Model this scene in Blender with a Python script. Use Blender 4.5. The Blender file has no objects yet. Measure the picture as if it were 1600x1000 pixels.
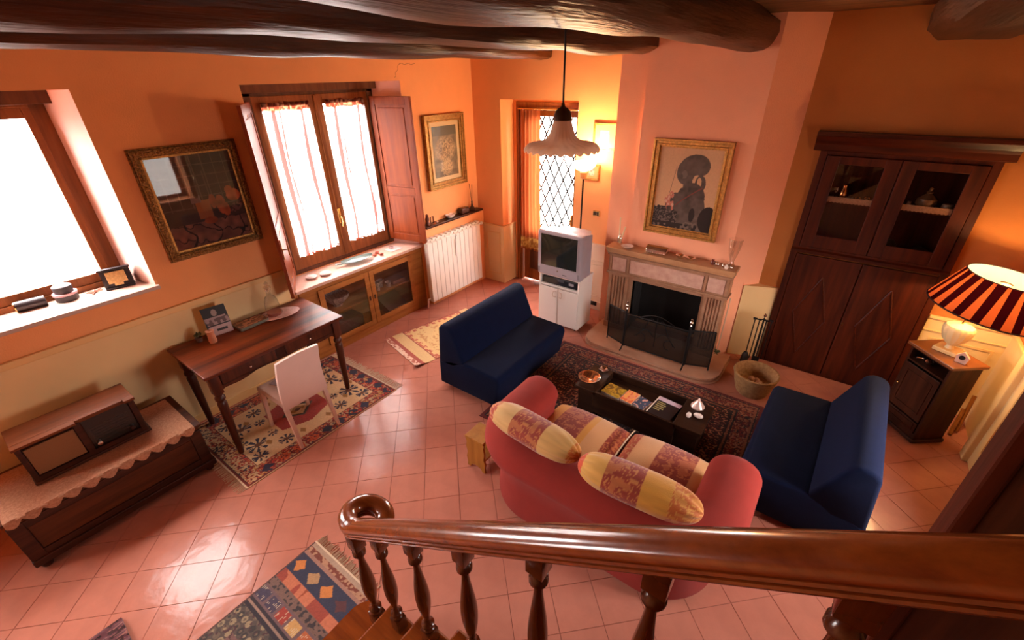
import bpy, bmesh, math, random
import numpy as np
from mathutils import Vector, Matrix
random.seed(7); RNG = np.random.RandomState(5)
PI = math.pi
scene = bpy.context.scene
COL = scene.collection

# ------------------------------------------------------------------ camera
cam_d = bpy.data.cameras.new('camera'); cam = bpy.data.objects.new('camera', cam_d); COL.objects.link(cam)
scene.camera = cam
cam_d.sensor_fit = 'HORIZONTAL'; cam_d.sensor_width = 36.0
cam_d.lens = 36.0 * 691.62 / 1600.0
cam_d.clip_start = 0.05; cam_d.clip_end = 200
def cam_rot(yaw, pitch, roll):
    cy, sy, cp, sp = math.cos(yaw), math.sin(yaw), math.cos(pitch), math.sin(pitch)
    f = Vector((sy*cp, cy*cp, -sp)); r = Vector((cy, -sy, 0)); u = r.cross(f)
    c, s = math.cos(roll), math.sin(roll)
    r2 = r*c + u*s; u2 = u*c - r*s
    return Matrix((r2, u2, -f)).transposed()
cam.matrix_world = Matrix.Translation((4.5966, -5.2843, 3.0)) @ cam_rot(math.radians(-36.928), math.radians(29.010), math.radians(-1.0896)).to_4x4()

# ------------------------------------------------------------------ world, lights, exposure
vs = scene.view_settings
vs.view_transform = 'Standard'; vs.look = 'None'; vs.gamma = 1.0; vs.use_curve_mapping = False
vs.exposure = 1.02
w = bpy.data.worlds.new('overcast_sky'); scene.world = w; w.use_nodes = True
bg = w.node_tree.nodes['Background']
bg.inputs['Strength'].default_value = 1.0
_n = w.node_tree.nodes; _L = w.node_tree.links      # bright overcast sky above the horizon, dimmer ground below it
_tc = _n.new('ShaderNodeTexCoord'); _sp = _n.new('ShaderNodeSeparateXYZ'); _cr = _n.new('ShaderNodeValToRGB')
_mr = _n.new('ShaderNodeMapRange'); _mr.inputs['From Min'].default_value = -0.10; _mr.inputs['From Max'].default_value = 0.16
_mix = _n.new('ShaderNodeMix'); _mix.data_type = 'RGBA'
_mix.inputs['A'].default_value = (5.0, 4.4, 4.0, 1); _mix.inputs['B'].default_value = (25, 23.3, 22.8, 1)
_L.new(_tc.outputs['Generated'], _sp.inputs[0]); _L.new(_sp.outputs['Z'], _mr.inputs['Value']); _L.new(_mr.outputs[0], _mix.inputs['Factor'])
_L.new(_mix.outputs['Result'], bg.inputs['Color'])

def area(name, loc, rot, sx, sy, power, color, portal=False):
    l = bpy.data.lights.new(name, 'AREA'); l.shape = 'RECTANGLE'; l.size = sx; l.size_y = sy
    l.energy = power; l.color = color
    if portal: l.cycles.is_portal = True
    o = bpy.data.objects.new(name, l); COL.objects.link(o); o.location = loc; o.rotation_euler = rot
    return o
# light portals at the openings (they only guide the sampling of the sky)
area('window_portal', (-0.52, -2.2, 1.95), (0, -PI/2, 0), 2.1, 2.0, 1, (1, 1, 1), True)
area('window_portal', (-0.52, -5.0, 2.2), (0, -PI/2, 0), 1.6, 1.2, 1, (1, 1, 1), True)
area('window_portal', (-0.52, -7.3, 2.1), (0, -PI/2, 0), 1.7, 1.7, 1, (1, 1, 1), True)  # sky portal of the added unseen window
area('window_portal', (6.68, -2.35, 1.45), (0, PI/2, 0), 1.2, 1.25, 1, (1, 1, 1), True)
area('door_portal', (1.1, 0.62, 1.4), (-PI/2, 0, 0), 1.2, 2.6, 1, (1, 1, 1), True)

# ------------------------------------------------------------------ colour helpers
def lin(c):
    c = c/255.0
    return c/12.92 if c <= 0.04045 else ((c+0.055)/1.055)**2.4
def S(r, g, b): return (lin(r), lin(g), lin(b), 1.0)

# ------------------------------------------------------------------ materials
MATS = {}
def mat(name, color, rough=0.6, metal=0.0, spec=0.5, var=0.0, vscale=4.0, bump=0.0, bscale=60.0,
        coat=0.0, stretch=(1, 1, 1), color2=None, sheen=0.0, detail=4.0, trans=0.0, alpha=1.0):
    if name in MATS: return MATS[name]
    m = bpy.data.materials.new(name); m.use_nodes = True; MATS[name] = m
    nt = m.node_tree; n = nt.nodes; L = nt.links
    b = n['Principled BSDF']
    if len(color) == 3: color = tuple(color)+(1,)
    b.inputs['Base Color'].default_value = color
    b.inputs['Roughness'].default_value = rough; b.inputs['Metallic'].default_value = metal
    b.inputs['Specular IOR Level'].default_value = spec
    b.inputs['Coat Weight'].default_value = coat; b.inputs['Coat Roughness'].default_value = 0.12
    b.inputs['Sheen Weight'].default_value = sheen
    b.inputs['Transmission Weight'].default_value = trans
    tc = n.new('ShaderNodeTexCoord'); mp = n.new('ShaderNodeMapping'); L.new(tc.outputs['Object'], mp.inputs['Vector'])
    mp.inputs['Scale'].default_value = stretch
    if var > 0 or color2 is not None:
        no = n.new('ShaderNodeTexNoise'); no.inputs['Scale'].default_value = vscale; no.inputs['Detail'].default_value = detail
        no.inputs['Roughness'].default_value = 0.6
        L.new(mp.outputs[0], no.inputs['Vector'])
        cr = n.new('ShaderNodeValToRGB'); L.new(no.outputs['Fac'], cr.inputs['Fac'])
        c2 = color2 if color2 is not None else tuple(min(1, color[i]*(1+var)) for i in range(3))+(1,)
        c1 = color if color2 is not None else tuple(color[i]*(1-var) for i in range(3))+(1,)
        cr.color_ramp.elements[0].position = 0.32; cr.color_ramp.elements[0].color = c1
        cr.color_ramp.elements[1].position = 0.68; cr.color_ramp.elements[1].color = c2
        L.new(cr.outputs['Color'], b.inputs['Base Color'])
    if bump > 0:
        nb = n.new('ShaderNodeTexNoise'); nb.inputs['Scale'].default_value = bscale; nb.inputs['Detail'].default_value = 3
        L.new(mp.outputs[0], nb.inputs['Vector'])
        bp = n.new('ShaderNodeBump'); bp.inputs['Strength'].default_value = bump; bp.inputs['Distance'].default_value = 0.01
        L.new(nb.outputs['Fac'], bp.inputs['Height']); L.new(bp.outputs['Normal'], b.inputs['Normal'])
    return m

def wood(name, dark, light, axis='y', rough=0.4, coat=0.0, scale=3.0, bump=0.08, spec=0.22):
    if name in MATS: return MATS[name]
    st = {'x': (0.12, 1.6, 1.6), 'y': (1.6, 0.12, 1.6), 'z': (1.6, 1.6, 0.12)}[axis]
    m = mat(name, dark, rough=rough, coat=coat, spec=spec, color2=light, vscale=scale*4, stretch=st, bump=bump, bscale=40, detail=6)
    return m

def emis(name, color, strength):
    m = bpy.data.materials.new(name); m.use_nodes = True; nt = m.node_tree
    b = nt.nodes['Principled BSDF']; b.inputs['Base Color'].default_value = color
    b.inputs['Emission Color'].default_value = color; b.inputs['Emission Strength'].default_value = strength
    return m

def glass_mat(name, tint=(1, 1, 1, 1), gloss=0.12, rough=0.02):
    m = bpy.data.materials.new(name); m.use_nodes = True; nt = m.node_tree; n = nt.nodes; L = nt.links
    n.remove(n['Principled BSDF']); out = n['Material Output']
    t = n.new('ShaderNodeBsdfTransparent'); t.inputs['Color'].default_value = tint
    g = n.new('ShaderNodeBsdfGlossy'); g.inputs['Roughness'].default_value = rough
    fr = n.new('ShaderNodeFresnel'); fr.inputs['IOR'].default_value = 1.5
    mx = n.new('ShaderNodeMixShader'); ad = n.new('ShaderNodeMath'); ad.operation = 'MULTIPLY_ADD'
    ad.inputs[1].default_value = 1.0; ad.inputs[2].default_value = gloss*0.3; ad.use_clamp = True
    L.new(fr.outputs[0], ad.inputs[0])
    ge = n.new('ShaderNodeNewGeometry'); iv = n.new('ShaderNodeMath'); iv.operation = 'SUBTRACT'; iv.inputs[0].default_value = 1.0
    ml = n.new('ShaderNodeMath'); ml.operation = 'MULTIPLY'          # a thin pane reflects at its front face only
    L.new(ge.outputs['Backfacing'], iv.inputs[1]); L.new(iv.outputs[0], ml.inputs[0]); L.new(ad.outputs[0], ml.inputs[1]); L.new(ml.outputs[0], mx.inputs['Fac'])
    L.new(t.outputs[0], mx.inputs[1]); L.new(g.outputs[0], mx.inputs[2]); L.new(mx.outputs[0], out.inputs['Surface'])
    return m

def cloth_translucent(name, color, transp=0.3, trl=0.5):
    m = bpy.data.materials.new(name); m.use_nodes = True; nt = m.node_tree; n = nt.nodes; L = nt.links
    n.remove(n['Principled BSDF']); out = n['Material Output']
    t = n.new('ShaderNodeBsdfTransparent'); d = n.new('ShaderNodeBsdfDiffuse'); r = n.new('ShaderNodeBsdfTranslucent')
    d.inputs['Color'].default_value = color; r.inputs['Color'].default_value = color
    m1 = n.new('ShaderNodeMixShader'); m1.inputs['Fac'].default_value = trl
    m2 = n.new('ShaderNodeMixShader'); m2.inputs['Fac'].default_value = transp
    L.new(d.outputs[0], m1.inputs[1]); L.new(r.outputs[0], m1.inputs[2])
    L.new(m1.outputs[0], m2.inputs[1]); L.new(t.outputs[0], m2.inputs[2]); L.new(m2.outputs[0], out.inputs['Surface'])
    return m

def vcol_mat(name, rough=0.8, sheen=0.0, bump=0.0, bscale=200, coat=0.0, spec=0.3):
    if name in MATS: return MATS[name]
    m = bpy.data.materials.new(name); m.use_nodes = True; nt = m.node_tree; n = nt.nodes; L = nt.links; MATS[name] = m
    b = n['Principled BSDF']; a = n.new('ShaderNodeAttribute'); a.attribute_name = 'pattern'
    L.new(a.outputs['Color'], b.inputs['Base Color']); b.inputs['Roughness'].default_value = rough
    b.inputs['Sheen Weight'].default_value = sheen; b.inputs['Coat Weight'].default_value = coat
    b.inputs['Specular IOR Level'].default_value = spec
    if bump > 0:
        tc = n.new('ShaderNodeTexCoord'); nb = n.new('ShaderNodeTexNoise'); nb.inputs['Scale'].default_value = bscale
        L.new(tc.outputs['Object'], nb.inputs['Vector']); bp = n.new('ShaderNodeBump'); bp.inputs['Strength'].default_value = bump
        bp.inputs['Distance'].default_value = 0.005
        L.new(nb.outputs['Fac'], bp.inputs['Height']); L.new(bp.outputs['Normal'], b.inputs['Normal'])
    return m

# ------------------------------------------------------------------ mesh building helpers
OFF = {}
class MB:
    """collects shapes in one bmesh; build() links them as ONE mesh object"""
    def __init__(s): s.bm = bmesh.new(); s.smooth = False
    def box(s, x0, x1, y0, y1, z0, z1, bev=0.0, m=None):
        sx, sy, sz = abs(x1-x0), abs(y1-y0), abs(z1-z0)
        r = bmesh.ops.create_cube(s.bm, size=1.0)
        vs_ = r['verts']
        bmesh.ops.scale(s.bm, vec=(sx, sy, sz), verts=vs_)
        if bev > 0:
            es = list({e for v in vs_ for e in v.link_edges})
            q = bmesh.ops.bevel(s.bm, geom=es, offset=min(bev, sx*.45, sy*.45, sz*.45), segments=2, affect='EDGES', profile=0.5)
            vs_ = list({v for f in q['faces'] for v in f.verts} | {v for v in vs_ if v.is_valid})
        M_ = Matrix.Translation(((x0+x1)/2, (y0+y1)/2, (z0+z1)/2))
        if m is not None: M_ = m @ M_
        bmesh.ops.transform(s.bm, matrix=M_, verts=vs_)
        return s
    def cbox(s, c, size, rotz=0.0, bev=0.0, m=None):
        M_ = Matrix.Translation(c) @ Matrix.Rotation(rotz, 4, 'Z')
        if m is not None: M_ = m @ M_
        return s.box(-size[0]/2, size[0]/2, -size[1]/2, size[1]/2, -size[2]/2, size[2]/2, bev, M_)
    def prism(s, pts, axis, a, b, m=None, cap=True):
        """polygon pts (2D) extruded along axis from a to b"""
        def P(u, v, t):
            return {'x': (t, u, v), 'y': (u, t, v), 'z': (u, v, t)}[axis]
        A = [s.bm.verts.new(P(u, v, a)) for u, v in pts]; B = [s.bm.verts.new(P(u, v, b)) for u, v in pts]
        k = len(pts)
        for i in range(k):
            s.bm.faces.new((A[i], A[(i+1) % k], B[(i+1) % k], B[i]))
        if cap:
            s.bm.faces.new(A[::-1]); s.bm.faces.new(B)
        if m is not None: bmesh.ops.transform(s.bm, matrix=m, verts=A+B)
        return s
    def lathe(s, prof, c=(0, 0, 0), seg=20, m=None, cap=True, rfun=None):
        rings = []
        for r, z in prof:
            ring = []
            for i in range(seg):
                a = 2*PI*i/seg
                rr, zz = (r, z) if rfun is None else rfun(r, z, a)
                ring.append(s.bm.verts.new((rr*math.cos(a), rr*math.sin(a), zz)))
            rings.append(ring)
        for k in range(len(rings)-1):
            for i in range(seg):
                j = (i+1) % seg
                s.bm.faces.new((rings[k][i], rings[k][j], rings[k+1][j], rings[k+1][i]))
        if cap:
            if prof[0][0] > 1e-5: s.bm.faces.new(rings[0][::-1])
            if prof[-1][0] > 1e-5: s.bm.faces.new(rings[-1])
        vv = [v for r in rings for v in r]
        M_ = Matrix.Translation(c)
        if m is not None: M_ = M_ @ m
        bmesh.ops.transform(s.bm, matrix=M_, verts=vv)
        s.smooth = True
        return s
    def tube(s, path, r, seg=8, cap=True, radii=None):
        pts = [Vector(p) for p in path]; n = len(pts); rings = []
        prev = None
        for i, p in enumerate(pts):
            t = (pts[min(i+1, n-1)] - pts[max(i-1, 0)]).normalized()
            if prev is None:
                up = Vector((0, 0, 1)) if abs(t.z) < .9 else Vector((1, 0, 0))
                a = t.cross(up).normalized()
            else:
                a = (prev - t*prev.dot(t)).normalized()
            prev = a; b = t.cross(a)
            rr = radii[i] if radii else r
            rings.append([s.bm.verts.new(p + a*math.cos(2*PI*k/seg)*rr + b*math.sin(2*PI*k/seg)*rr) for k in range(seg)])
        for i in range(n-1):
            for k in range(seg):
                j = (k+1) % seg
                s.bm.faces.new((rings[i][k], rings[i][j], rings[i+1][j], rings[i+1][k]))
        if cap: s.bm.faces.new(rings[0][::-1]); s.bm.faces.new(rings[-1])
        s.smooth = True
        return s
    def sweep(s, path, prof, up=None, cap=True, closed_prof=True):
        """profile (n, z) swept along a path; n = to the right of travel, horizontal; z up"""
        pts = [Vector(p) for p in path]; n = len(pts); rings = []
        for i, p in enumerate(pts):
            t = (pts[min(i+1, n-1)] - pts[max(i-1, 0)]); t.z = 0
            if t.length < 1e-6: t = Vector((1, 0, 0))
            t.normalize(); nr = Vector((t.y, -t.x, 0))
            pf = prof(i/(n-1)) if callable(prof) else prof
            rings.append([s.bm.verts.new(p + nr*a + Vector((0, 0, b))) for a, b in pf])
        k = len(rings[0])
        for i in range(n-1):
            for q in range(k if closed_prof else k-1):
                j = (q+1) % k
                s.bm.faces.new((rings[i][q], rings[i][j], rings[i+1][j], rings[i+1][q]))
        if cap and closed_prof: s.bm.faces.new(rings[0][::-1]); s.bm.faces.new(rings[-1])
        return s
    def grid(s, nu, nv, fn, closed_u=False):
        V = [[s.bm.verts.new(fn(u/(nu), v/(nv))) for v in range(nv+1)] for u in range(nu + (0 if closed_u else 1))]
        for u in range(nu):
            for v in range(nv):
                a = V[u][v]; b = V[(u+1) % len(V)][v]; c = V[(u+1) % len(V)][v+1]; d = V[u][v+1]
                s.bm.faces.new((a, b, c, d))
        s.smooth = True
        return s
    def ball(s, c, r, seg=12, sc=(1, 1, 1)):
        q = bmesh.ops.create_uvsphere(s.bm, u_segments=seg, v_segments=max(6, seg//2+1), radius=r)
        bmesh.ops.transform(s.bm, matrix=Matrix.Translation(c) @ Matrix.Diagonal((*sc, 1)), verts=q['verts'])
        s.smooth = True
        return s
    def mesh(s, name):
        bmesh.ops.recalc_face_normals(s.bm, faces=s.bm.faces[:])
        me = bpy.data.meshes.new(name); s.bm.to_mesh(me); s.bm.free()
        return me
    def build(s, name, material, parent=None, smooth=None, label=None):
        off = OFF.get(parent.name, None) if parent is not None else None
        if off is not None: bmesh.ops.translate(s.bm, vec=-Vector(off), verts=s.bm.verts[:])
        sm = s.smooth if smooth is None else smooth
        me = s.mesh(name); me.materials.append(material)
        if sm: shade(me)
        o = bpy.data.objects.new(name, me); COL.objects.link(o)
        if parent is not None:
            o.parent = parent
            if off is not None: OFF[o.name] = off
        if label: o['label'] = label
        return o

def shade(me, ang=40):
    me.polygons.foreach_set('use_smooth', [True]*len(me.polygons))
    try: me.set_sharp_from_angle(angle=math.radians(ang))
    except Exception: pass

def tag(o, label, cat, group=None):
    o['label'] = label; o['category'] = cat
    if group: o['group'] = group
    return o
def thing(name, label, cat, loc=(0, 0, 0), rotz=0.0, group=None, local=False):
    o = bpy.data.objects.new(name, None); COL.objects.link(o); o.empty_display_size = 0.1
    o.location = loc; o.rotation_euler = (0, 0, rotz)
    tag(o, label, cat, group)
    if not local: OFF[o.name] = tuple(loc)
    return o
def solo(mb, name, material, label, cat, group=None, smooth=None):
    """a thing that is a single mesh: its origin is moved to the middle of its foot"""
    o = mb.build(name, material, None, smooth)
    recenter(o); return tag(o, label, cat, group)
def recenter(o):
    me = o.data; co = np.empty(len(me.vertices)*3); me.vertices.foreach_get('co', co); co = co.reshape(-1, 3)
    c = np.array([(co[:, 0].min()+co[:, 0].max())/2, (co[:, 1].min()+co[:, 1].max())/2, co[:, 2].min()])
    me.vertices.foreach_set('co', (co-c).ravel()); o.location = tuple(Vector(o.location)+Vector(c))
def struct(mb, name, material, parent=None, smooth=None):
    o = mb.build(name, material, parent, smooth)
    if parent is None: o['kind'] = 'structure'
    return o
def dup(root, loc=None, rotz=None, label=None, group=None):
    r = root.copy(); COL.objects.link(r)
    if loc is not None: r.location = loc
    if rotz is not None: r.rotation_euler = (0, 0, rotz)
    if label: r['label'] = label
    if group: r['group'] = group
    for ch in list(root.children):
        c = ch.copy(); COL.objects.link(c); c.parent = r
        for g in ch.children:
            d = g.copy(); COL.objects.link(d); d.parent = c
    return r

def painted(name, material, P, func, nu, nv, parent=None, thick=None, label=None):
    """a dense sheet P(u,v)->xyz whose vertices carry the woven or painted pattern func(U,V)->rgb (linear)"""
    U, V = np.meshgrid(np.linspace(0, 1, nu), np.linspace(0, 1, nv), indexing='ij')
    X = P(U, V); co = np.stack([np.broadcast_to(a, U.shape) for a in X], -1).reshape(-1, 3).astype(float)
    off = OFF.get(parent.name) if parent is not None else None
    if off is not None: co = co - np.array(off)
    idx = np.arange(nu*nv).reshape(nu, nv)
    F = np.stack([idx[:-1, :-1], idx[1:, :-1], idx[1:, 1:], idx[:-1, 1:]], -1).reshape(-1, 4)
    n0 = len(co)
    C = func(U, V).reshape(-1, 3)
    if thick:
        border = np.concatenate([idx[:, 0], idx[-1, 1:], idx[-2::-1, -1], idx[0, -2:0:-1]])
        low = co[border] + np.array(thick)
        co = np.vstack([co, low]); C = np.vstack([C, C[border]*0.8])
        b2 = np.arange(n0, n0+len(border))
        F = np.vstack([F, np.stack([border, np.roll(border, -1), np.roll(b2, -1), b2], -1)[:, ::-1]])
    me = bpy.data.meshes.new(name)
    me.vertices.add(len(co)); me.vertices.foreach_set('co', co.ravel())
    me.loops.add(len(F)*4); me.loops.foreach_set('vertex_index', F.ravel().astype(np.int32))
    me.polygons.add(len(F)); me.polygons.foreach_set('loop_start', np.arange(0, len(F)*4, 4, dtype=np.int32))
    me.update(); me.validate()
    at = me.color_attributes.new('pattern', 'FLOAT_COLOR', 'POINT')
    at.data.foreach_set('color', np.hstack([C, np.ones((len(C), 1))]).astype(np.float32).ravel())
    me.materials.append(material); shade(me, 50)
    o = bpy.data.objects.new(name, me); COL.objects.link(o)
    if parent is not None:
        o.parent = parent
        if off is not None: OFF[o.name] = off
    if label: o['label'] = label
    return o

def vnoise(x, y, seed=0):
    """value noise on a lattice, 0..1"""
    xi = np.floor(x).astype(int); yi = np.floor(y).astype(int); fx = x-xi; fy = y-yi
    fx = fx*fx*(3-2*fx); fy = fy*fy*(3-2*fy)
    def h(a, b):
        q = (a*374761393 + b*668265263 + seed*974711) & 0x7fffffff
        q = ((q ^ (q >> 13))*1274126177) & 0x7fffffff
        return ((q ^ (q >> 16)) & 0xffff)/65535.0
    return (h(xi, yi)*(1-fx)+h(xi+1, yi)*fx)*(1-fy) + (h(xi, yi+1)*(1-fx)+h(xi+1, yi+1)*fx)*fy
def cellhash(a, b, seed=0):
    a = a.astype(int); b = b.astype(int)
    q = (a*374761393 + b*668265263 + seed*974711) & 0x7fffffff
    q = ((q ^ (q >> 13))*1274126177) & 0x7fffffff
    return ((q ^ (q >> 16)) & 0xffff)/65535.0
def L3(r, g, b): return np.array([lin(r), lin(g), lin(b)])
def put(C, mask, col):
    C[mask] = col

# ------------------------------------------------------------------ palette
M_wall = mat('painted_plaster', (0.90, 0.405, 0.16), rough=0.85, var=0.05, vscale=1.5, bump=0.25, bscale=90)
M_wallr = mat('ochre_plaster_dimmed', (0.46, 0.155, 0.030), rough=0.85, var=0.05, vscale=1.5, bump=0.25, bscale=90)  # ochre tone, darkened: dimmer light beyond the chimney put into the colour
M_chim = mat('painted_plaster_pink', (0.93, 0.41, 0.235), rough=0.85, var=0.04, vscale=1.5, bump=0.25, bscale=90)
M_reveal = mat('painted_plaster_overlit', (0.82, 0.50, 0.42), rough=0.85, var=0.04, bump=0.2, bscale=90)  # wall plaster made paler: glare at the windows put into the colour
M_cream = mat('cream_dado_paint', (0.80, 0.56, 0.27), rough=0.6, var=0.06, vscale=1.2)
M_cream2 = mat('cream_rail_paint', (0.80, 0.52, 0.22), rough=0.5)
M_tile = mat('glazed_terracotta', (0.48, 0.180, 0.122), rough=0.17, var=0.07, vscale=6, bump=0.22, bscale=11, spec=0.15)
M_grout = mat('tile_grout', (0.20, 0.06, 0.04), rough=0.9)
M_ceil = wood('ceiling_board', (0.10, 0.04, 0.015, 1), (0.26, 0.11, 0.04, 1), 'x', rough=0.7)
M_beam = wood('log_beam_wood', (0.018, 0.0045, 0.001, 1), (0.10, 0.028, 0.005, 1), 'y', rough=0.45, scale=1.6, bump=0.7, spec=0.3)
M_frame = wood('window_frame_wood', (0.18, 0.05, 0.011, 1), (0.31, 0.10, 0.024, 1), 'z', rough=0.45)
M_framedark = wood('dark_casing_wood', (0.07, 0.025, 0.012, 1), (0.14, 0.05, 0.02, 1), 'z', rough=0.5)
M_shut = wood('shutter_wood', (0.18, 0.030, 0.006, 1), (0.28, 0.055, 0.011, 1), 'z', rough=0.4)
M_cab = wood('cabinet_wood', (0.26, 0.085, 0.017, 1), (0.40, 0.145, 0.034, 1), 'y', rough=0.45)
M_dark = wood('dark_walnut', (0.022, 0.006, 0.0035, 1), (0.065, 0.018, 0.008, 1), 'y', rough=0.35, coat=0.08)
M_darkx = wood('dark_walnut_x', (0.022, 0.006, 0.0035, 1), (0.065, 0.018, 0.008, 1), 'x', rough=0.35, coat=0.08)
M_darkz = wood('dark_walnut_z', (0.022, 0.006, 0.0035, 1), (0.065, 0.018, 0.008, 1), 'z', rough=0.35, coat=0.08)
M_cupz = wood('cherry_cupboard', (0.026, 0.0032, 0.0008, 1), (0.085, 0.012, 0.002, 1), 'z', rough=0.5, coat=0.0)
M_cupx = wood('cherry_cupboard_x', (0.026, 0.0032, 0.0008, 1), (0.085, 0.012, 0.002, 1), 'x', rough=0.4, coat=0.05)
M_desk = wood('desk_top_wood', (0.025, 0.0035, 0.0015, 1), (0.24, 0.040, 0.006, 1), 'y', rough=0.38, coat=0.0, scale=0.8)
M_deskl = wood('desk_leg_wood', (0.038, 0.008, 0.004, 1), (0.09, 0.021, 0.007, 1), 'z', rough=0.35, coat=0.15)
M_chest = wood('chest_wood', (0.038, 0.009, 0.003, 1), (0.095, 0.024, 0.006, 1), 'y', rough=0.45, coat=0.05)
M_radio = wood('radio_veneer', (0.10, 0.022, 0.004, 1), (0.19, 0.046, 0.009, 1), 'y', rough=0.4, coat=0.1)
M_rail = wood('varnished_rail_wood', (0.13, 0.022, 0.003, 1), (0.24, 0.048, 0.006, 1), 'x', rough=0.25, coat=0.8, bump=0.02)
M_railz = wood('varnished_baluster_wood', (0.045, 0.008, 0.002, 1), (0.09, 0.018, 0.003, 1), 'z', rough=0.25, coat=0.5, bump=0.02)
M_brass = mat('brass', (0.75, 0.48, 0.16), rough=0.25, metal=1.0)
M_gold = mat('gilt_frame', (0.50, 0.26, 0.07), rough=0.38, metal=0.75, var=0.35, vscale=40, bump=0.3, bscale=120)
M_gold2 = mat('old_gilt', (0.20, 0.10, 0.025), rough=0.4, metal=0.7, color2=(.42, .26, .08, 1), vscale=30, bump=0.3, bscale=120)
M_silver = mat('silver', (0.8, 0.72, 0.66), rough=0.18, metal=1.0)
M_iron = mat('black_iron', (0.012, 0.01, 0.01), rough=0.45, metal=0.5)
M_black = mat('black_plastic', (0.012, 0.011, 0.011), rough=0.35)
M_white = mat('white_lacquer', (0.80, 0.72, 0.66), rough=0.35, coat=0.3)
M_whitep = mat('white_enamel', (0.86, 0.80, 0.72), rough=0.3)
M_glass = glass_mat('window_glass')
M_cglass = glass_mat('cabinet_glass', (0.85, 0.82, 0.8, 1), gloss=0.02)
M_crystal = glass_mat('crystal', (0.93, 0.93, 0.93, 1), gloss=0.9, rough=0.03)
M_blue = mat('navy_upholstery', (0.0015, 0.0050, 0.026), rough=0.95, sheen=0.03, spec=0.15, bump=0.25, bscale=350, var=0.12, vscale=10)
M_sofa = mat('coral_upholstery', (0.26, 0.023, 0.015), rough=0.9, sheen=0.06, spec=0.2, bump=0.25, bscale=350, var=0.06, vscale=8)
M_marble = mat('rosy_limestone', (0.27, 0.125, 0.065), rough=0.45, color2=(0.42, 0.22, 0.13, 1), vscale=9, detail=8)
M_soot = mat('sooty_firebrick', (0.012, 0.008, 0.007), rough=0.95, bump=0.6, bscale=15)
M_curtain = cloth_translucent('sheer_white_curtain', (0.92, 0.88, 0.86, 1), 0.30, 0.75)
M_fringe = mat('cream_fringe_yarn', (0.62, 0.45, 0.30), rough=0.9)
M_rug = vcol_mat('knotted_wool', rough=0.95, sheen=0.2, bump=0.5, bscale=260)
M_paint = vcol_mat('painted_canvas', rough=0.45, coat=0.15)
# =================================================================== SETTING
CH = 3.42      # ceiling height
# ---- floor: grout bed with every glazed tile laid on it
fl = struct(MB().box(-0.5, 6.6, -9.4, 0.62, -0.12, -0.0035), 'floor', M_grout)
def tile_mesh():
    b = bmesh.new(); a = 0.1402; i = 0.1390
    R45 = Matrix.Rotation(PI/4, 4, 'Z')
    lo = [b.verts.new(R45 @ Vector((x*a, y*a, -0.004))) for x, y in ((-1, -1), (1, -1), (1, 1), (-1, 1))]
    hi = [b.verts.new(R45 @ Vector((x*i, y*i, 0.0))) for x, y in ((-1, -1), (1, -1), (1, 1), (-1, 1))]
    b.faces.new(hi)
    for k in range(4): b.faces.new((lo[k], lo[(k+1) % 4], hi[(k+1) % 4], hi[k]))
    me = bpy.data.meshes.new('floor_tile'); b.to_mesh(me); b.free(); me.materials.append(M_tile); return me
tm = tile_mesh()
camI = cam.matrix_world.inverted()
spots = []
for i in range(-32, 32):
    for j in range(-32, 32):
        x = 1.744 + 0.1995*((i+.5)-(j+.5)); y = -4.977 + 0.1995*((i+.5)+(j+.5))
        inside = (-0.1 < x < 6.25 and -8.95 < y < 0.08) or (0.5 < x < 1.7 and y < 0.3)
        if not inside or y > 0.5: continue
        v = camI @ Vector((x, y, 0)); px = 800-691.62*v.x/v.z; py = 500+691.62*v.y/v.z
        vis = v.z < 0 and -40 < px < 1640 and py < 1040
        hid = (2.35 < x < 3.95 and y > -.85) or (y < -4.75 and x > 3.0) or (4.2 < x < 5.6 and y > -.1)
        spots.append((0 if (vis and not hid) else 1, v.length, x, y))
spots.sort()
rest = bmesh.new()
for k, (vis, d, x, y) in enumerate(spots):
    if k < 300 and vis == 0:
        o = bpy.data.objects.new('floor_tile', tm); COL.objects.link(o); o.parent = fl
        o.location = (x, y, random.uniform(-.0008, .0008)); o.rotation_euler = (random.gauss(0, .0016), random.gauss(0, .0016), 0)
    else:
        rest.from_mesh(tm); vv = rest.verts[-8:] if False else list(rest.verts)[-8:]
        bmesh.ops.translate(rest, vec=(x, y, 0), verts=vv)
me = bpy.data.meshes.new('floor_tile'); rest.to_mesh(me); rest.free(); me.materials.append(M_tile)
o = bpy.data.objects.new('floor_tile', me); COL.objects.link(o); o.parent = fl; o['kind'] = 'stuff'

# ---- window wall (left), with two splayed openings and the niche for the built-in cabinet
b = MB()
b.box(-.5, 0, -9.0, -8.1, 0, 3.5); b.box(-.5, 0, -8.1, -6.5, 0, 1.3); b.box(-.5, 0, -8.1, -6.5, 2.96, 3.5); b.box(-.5, 0, -6.5, -5.55, 0, 3.5)  # wall runs on past the view to hold the added unseen window
b.box(-.5, 0, -5.55, -4.31, 0, 1.42); b.box(-.5, 0, -5.55, -4.31, 2.96, 3.5)
b.box(-.5, 0, -4.31, -3.14, 0, 3.5); b.box(-.5, 0, -3.14, -1.29, 2.96, 3.5); b.box(-.5, 0, -1.29, .6, 0, 3.5)
b.box(-.5, -.36, -3.14, -1.29, 0, .96)
b.box(0, .10, -1.24, 0, 0, 1.155)
wl = struct(b, 'wall_left', M_wall)
b = MB()
b.prism([(0, -3.14), (-.5, -3.14), (-.5, -2.93)], 'z', .9, 2.96); b.prism([(0, -1.29), (-.5, -1.49), (-.5, -1.29)], 'z', .9, 2.96)
b.prism([(0, -4.31), (-.5, -4.43), (-.5, -4.31)], 'z', 1.42, 2.96); b.prism([(0, -5.55), (-.5, -5.55), (-.5, -5.45)], 'z', 1.42, 2.96)
o = b.build('window_reveal', M_reveal, wl); 
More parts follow.
